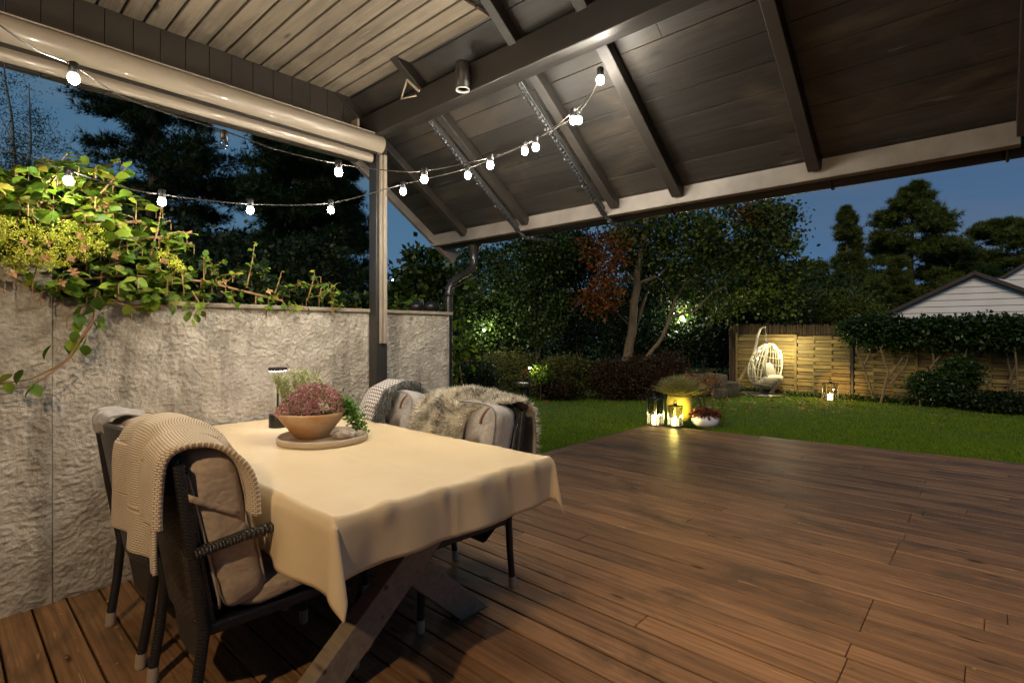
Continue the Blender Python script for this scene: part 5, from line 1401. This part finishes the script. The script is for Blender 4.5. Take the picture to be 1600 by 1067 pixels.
def egp(a, b, sc=1.0):
    bz = math.sin(b); wr = math.cos(b) * (1 - .16 * bz)
    return ec + Matrix.Rotation(R(9), 3, FW) @ Vector((math.cos(a) * wr * ax_ * sc, math.sin(a) * wr * ax_ * sc, bz * az_ * sc))
def opened(p):
    q = p - ec; return q.dot(od) / ax_ > .52 - .10 * (q.z > .3) and q.z > -.32
mb = MB()
for k in range(30):
    a = 2 * PI * k / 30; run = []
    for j in range(25):
        b = -PI / 2 * .8 + (PI / 2 * 1.78) * j / 24; p = egp(a, b)
        if opened(p) or j == 24:
            if len(run) > 1: mb.tube(run, .0105, 5)
            run = []
        else: run.append(p)
for b in (-.9, -.55, -.2, .1, .4, .7, .98, 1.2):
    run = []
    for k in range(61):
        p = egp(2 * PI * k / 60, b)
        if opened(p):
            if len(run) > 1: mb.tube(run, .0125, 5)
            run = []
        else: run.append(p)
    if len(run) > 1: mb.tube(run, .0125, 5)
mb.build('basket', M['eggwhite'], egg, off=eo)
rim = []
for k in range(49):
    q = 2 * PI * k / 48; x, z = math.cos(q) * .39, math.sin(q) * .55 + .10
    o2 = ax_ * .52; rim.append(ec + side * x + od * (o2 - (.12 if z > .45 else 0)) + Vector((0, 0, z)))
mb = MB(); mb.tube(rim, .02, 8); mb.build('rim', M['eggwhite'], egg, off=eo)
mb = MB(); cf = cushion_fn(.78, .62, .26, None, [(0, 0)], 1.1, .8, .8, .75, .8); rr = Matrix((side, od, Vector((0, 0, 1)))).transposed()
mb.grid(lambda u, v: rr @ (Matrix.Rotation(R(-62), 3, 'X') @ cf(u, v)) + ec + Vector((0, 0, -.42)) + od * .12, 30, 16); mb.build('seat_cushion', M['eggcush'], egg, weld=True, off=eo)
mb = MB(); cf = cushion_fn(.48, .48, .16, None, [], 2.1, .6, .6, .75, .8)
mb.grid(lambda u, v: rr @ (Matrix.Rotation(R(12), 3, 'Y') @ Matrix.Rotation(R(14), 3, 'X') @ cf(u, v)) + ec + Vector((0, 0, -.14)) + od * .10 + side * .02, 26, 14)
tag(mb.build('pillow', M['pillow'], weld=True, off=None), 'grey square pillow leaning inside the egg chair', 'pillow')
def thr(u, v):
    a = YAW + PI + 2.0 + 2.3 * u; b = -.38 - .78 * v - .07 * math.sin(u * 9)
    p = egp(a, b, 1.06 + .03 * math.sin(u * 40)); 
    if v > .75: p.z -= (v - .75) * (.25 + .9 * max(0, math.sin(u * 5)))
    return p
mb = MB(); mb.grid(thr, 70, 14); tag(mb.build('grey_throw', M['greythrow'], solid=.012), 'dark grey throw wrapped round the underside of the egg chair', 'throw')
for (u, v, dd) in ((1184, 560, -.42), (1210, 543, -.2), (1218, 556, -.1), (1187, 548, -.4), (1198, 540, -.35)):
    mb = MB(); mb.sphere(P(u, v, 15.05 + dd), .017, 10, 8); o = mb.build('led_bulb', M['eggled'], egg, off=eo)
# leaning prop
mb = MB(); a = onground(1142, 14.9); b = P(1169, 570, 15.6); mb.beam(a, b, .07, .05); tag(mb.build('leaning_plank', M['fence'], bevel=.004), 'timber plank leaning against the fence left of the egg chair', 'plank')

# ------------------------------------------------------------------ house
hs = thing('white_house', 'white clapboard gable house with dark roof behind the laurels', 'house', tuple(onground(1520, 21))); ho_ = Vector(hs.location)
def gable(u0, v0, ua, va, slope_r, d, name_w, sgn=1, right_u=1760):
    L = P(u0, v0, d); hrow = .23; DD = FW * .76 + RT * .65; TT = RT * .76 - FW * .65
    ta = (ua - U0) / F; latL, depL = (L - CAM).dot(RT), (L - CAM).dot(FW)
    axx = (ta * depL - latL) / (.76 + .65 * ta); zA = CAM.z + (V0 - va) / F * (depL - .65 * axx); A_ = Vector((0, 0, zA)); lx = 0; zl = L.z; sl = (zA - zl) / axx; ratio = sl
    mb = MB(); z = -.5
    def W(x, zz, o=0): p = L + TT * x + DD * o; p.z = zz; return p
    while z < A_.z:
        z1 = min(z + hrow, A_.z); 
        def xl(q): return lx + .05 if q <= zl else lx + (q - zl) / sl + .02
        def xr(q): return axx + (A_.z - q) / ratio
        a, b, c, d_ = W(xl(z), z, -.035), W(min(xr(z), axx + 7), z, -.035), W(min(xr(z1), axx + 7), z1, 0), W(xl(z1), z1, 0)
        mb.add([a, b, c, d_, W(xl(z), z, .05), W(min(xr(z), axx + 7), z, .05)], [(0, 1, 2, 3), (0, 4, 5, 1)]); z = z1
    mb.add([W(lx + .1, -.5, .06), W(axx + 7, -.5, .06), W(axx + 7, zl, .06), W(axx, A_.z, .06), W(lx + .1, zl, .06)], [(0, 1, 2, 3, 4)])
    mb.build(name_w, M['siding'], hs, off=ho_)
    mb = MB()
    e = W(lx - .35, zl - .35 * sl, -.25); tp = W(axx, A_.z + .02, -.25); rt_ = W(axx + 7, A_.z - 7 * ratio, -.25); bk = DD * 9
    for p, q in ((e, tp), (tp, rt_)):
        up = Vector((0, 0, .14)); vs = [p, q, q + bk, p + bk]; mb.add(vs + [x + up for x in vs], [(0, 1, 2, 3), (7, 6, 5, 4), (0, 4, 5, 1), (1, 5, 6, 2), (2, 6, 7, 3), (3, 7, 4, 0)])
    rf = mb.build('roof', M['darktile'], hs, off=ho_)
    return W
W = gable(1366, 503, 1523, 431, .36, 21, 'gable_wall')
mb = MB(); mb.box(P(1525, 447, 20.9), (.2, .08, .2), Matrix((RT, FW, Vector((0, 0, 1)))).transposed()); mb.build('vent', M['steel'], hs, off=ho_)
hs2 = thing('white_house', 'second white gable with dark roof rising behind at the right edge', 'house', tuple(onground(1640, 26))); ho_ = Vector(hs2.location); hs = hs2
gable(1562, 438, 1680, 372, .4, 26, 'gable_wall')

# ------------------------------------------------------------------ fire bowl, garden lights
fp = onground(820, 14.0)
fb = thing('metal_bowl', 'wide shallow metal bowl planter with an orange figure at the lawn edge', 'bowl', tuple(fp))
mb = MB(); mb.lathe([(.0, .25), (.20, .27), (.29, .35), (.34, .45), (.325, .455), (.28, .37), (.0, .34)], 32); mb.build('bowl', M['steel'], fb)
mb = MB(); mb.lathe([(.15, 0), (.11, .1), (.14, .27)], 20); mb.build('foot', M['black'], fb)
O, D = dome(90, (0, 0, .38), .10, .36); V, Fc = scatter(*DIAMOND, O, frames(D + rng.normal(size=D.shape)), rng.uniform(.04, .09, len(O))); np_obj('orange_leaves', V, Fc, M['hydr'], fb)
def garden_light(u, v, d, label, mat='gardenglow', r=.02, cat='garden light', pole=True):
    p = P(u, v, d); b = onground(u, d)
    t = thing('garden_light' if cat == 'garden light' else 'street_lamp', label, cat, tuple(b))
    mb = MB(); mb.tube([(0, 0, 0), (0, 0, p.z - b.z - r)], .012 if cat == 'garden light' else .05, 8); mb.build('pole', M['black'], t)
    mb = MB(); mb.lathe([(r * .9, p.z - b.z + r * 1.1), (r * 1.5, p.z - b.z + r * .9), (0, p.z - b.z + r * 1.6)], 12); mb.build('cap', M['black'], t)
    mb = MB(); mb.sphere((0, 0, p.z - b.z), r, 10, 8); mb.build('lamp', M[mat], t)
garden_light(827, 575, 12.7, 'small bright garden spotlight beside the olive shrub')
garden_light(756, 516, 14.3, 'bright white garden lamp in front of the leafy tree', r=.025)
garden_light(615, 438, 30, 'distant greenish white street lamp left of the downpipe', 'poleglow', .09, 'street lamp')
garden_light(1066, 497, 16.9, 'bright light glaring through the leaves behind the maple trunks', r=.05)

# ------------------------------------------------------------------ lights
def lamp_pt(loc, W_, col, r=.03, name='lamp_light'):
    l = bpy.data.lights.new(name, 'POINT'); l.energy = W_; l.color = col; l.shadow_soft_size = r
    o = bpy.data.objects.new(name, l); COL.objects.link(o); o.location = loc; return o
def lamp_spot(loc, tgt, W_, col, ang=120, r=.03, blend=.6, name='spot_light'):
    l = bpy.data.lights.new(name, 'SPOT'); l.energy = W_; l.color = col; l.shadow_soft_size = r; l.spot_size = R(ang); l.spot_blend = blend
    o = bpy.data.objects.new(name, l); COL.objects.link(o); o.location = loc
    o.rotation_euler = (Vector(tgt) - Vector(loc)).to_track_quat('-Z', 'Y').to_euler(); return o
WARM = (1.0, .72, .43); WARM2 = (1.0, .70, .42)
# out of view: beam spot added for the deck, key spot without fixture
beam_spot(-.20, 'unseen cylindrical spotlight added on the dark beam to light the open deck')
lamp_spot((-.20, 1.99, 2.60), (-.05, 2.35, 0), 70, WARM, 88, .05, 1.0)
lamp_spot((-.80, -1.0, 2.4), (-2.3, 1.3, .5), 125, WARM, 150, .035, .8)
hw = thing('sun_block_wall', 'unseen dark boarded house wall added behind the dining place to block the sun', 'wall', (0, -2.75, 0))  # unseen wall added to keep the low sun off the tablecloth
mb = MB(); xx = -3.6
while xx < 5:
    mb.span((xx, -.04 + random.uniform(0, .003), -.1), (xx + .141, 0.02, 5.0)); xx += .145
mb.build('boards', M['fascia'], hw, bevel=.003)
mb = MB(); mb.span((-3.62, -.3, -.1), (5.02, -.05, 5.0)); mb.build('wall_core', M['stucco'], hw)
sun = bpy.data.lights.new('added_garden_fill', 'SUN'); sun.energy = 1.25; sun.angle = R(25); sun.color = (1.0, .86, .62)  # broad warm sun added to brighten the garden trees and lawn
so_ = bpy.data.objects.new('added_garden_fill', sun); COL.objects.link(so_); so_.rotation_euler = Vector((-.15, .82, -.60)).to_track_quat('-Z', 'Y').to_euler()
# lantern candles, garden lamps
lamp_pt(P(1055, 652, F * 1.28 / 145.5), 38, (1.0, .76, .16), .02)
lamp_pt(P(1024, 650, F * 1.28 / 144), 16, (1.0, .74, .20), .02)
lamp_pt(pF + Vector((0, 0, .25)) + FW * .0, 30, (1.0, .58, .18), .03)
lamp_pt(P(1224, 545, 14.7), 70, (1.0, .88, .50), .08)
lamp_pt(P(756, 508, 14.3), 42, (1.0, .95, .75), .05)
lamp_pt(P(826, 570, 12.5), 6.0, (1.0, .95, .8), .03)
lamp_pt(P(1066, 490, 16.9), 42, (1.0, .93, .85), .08)
lamp_pt(tuple(Vector((lp.x, lp.y, ZT + .30))), .9, (1.0, .90, .97), .03)

# ------------------------------------------------------------------ world
wd = bpy.data.worlds.new('World'); S.world = wd; wd.use_nodes = True
nt = wd.node_tree; bg = nt.nodes['Background']
tc = N(nt, 'ShaderNodeTexCoord'); sx = N(nt, 'ShaderNodeSeparateXYZ'); nt.links.new(tc.outputs['Generated'], sx.inputs[0])
grad = ramp(nt, sx.outputs[2], [(0.0, (.060, .115, .185)), (.12, (.045, .095, .175)), (.35, (.024, .058, .125)), (1.0, (.012, .03, .08))])
mp = N(nt, 'ShaderNodeMapping'); mp.inputs['Scale'].default_value = (2, 2, 7); nt.links.new(tc.outputs['Generated'], mp.inputs[0])
cl = ramp(nt, tex(nt, mp.outputs[0], 1.6, 5, .55, .4), [(.42, (0, 0, 0)), (.75, (1, 1, 1))])
c = mixc(nt, math_(nt, 'MULTIPLY', cl, .7), grad, (.075, .098, .135))
lft = math_(nt, 'MULTIPLY_ADD', sx.outputs[0], -.55, -.1)     # slightly greener and lighter to the west
lft = math_(nt, 'MAXIMUM', lft, 0.0)
c = mixc(nt, lft, c, (.06, .14, .20))
nt.links.new(c, bg.inputs[0]); bg.inputs[1].default_value = 1.35

# ------------------------------------------------------------------ camera
cd = bpy.data.cameras.new('camera'); cam = bpy.data.objects.new('camera', cd); COL.objects.link(cam)
cam.location = CAM; cam.rotation_euler = (R(90), 0, YAW); cd.sensor_width = 36; cd.lens = F / 1600 * 36; cd.shift_y = -(533.5 - V0) / 1600
cd.clip_start = .02; cd.clip_end = 500; S.camera = cam
S.view_settings.view_transform = 'Standard'; S.view_settings.look = 'None'; S.view_settings.exposure = 0.2; S.view_settings.gamma = 1
S.cycles.use_denoising = True
try: S.cycles.denoiser = 'OPENIMAGEDENOISE'
except Exception: pass
S.cycles.max_bounces = 6; S.cycles.diffuse_bounces = 3; S.cycles.glossy_bounces = 3; S.cycles.transparent_max_bounces = 12; S.cycles.sample_clamp_indirect = 4; S.cycles.use_light_tree = True; S.cycles.caustics_reflective = False; S.cycles.caustics_refractive = False
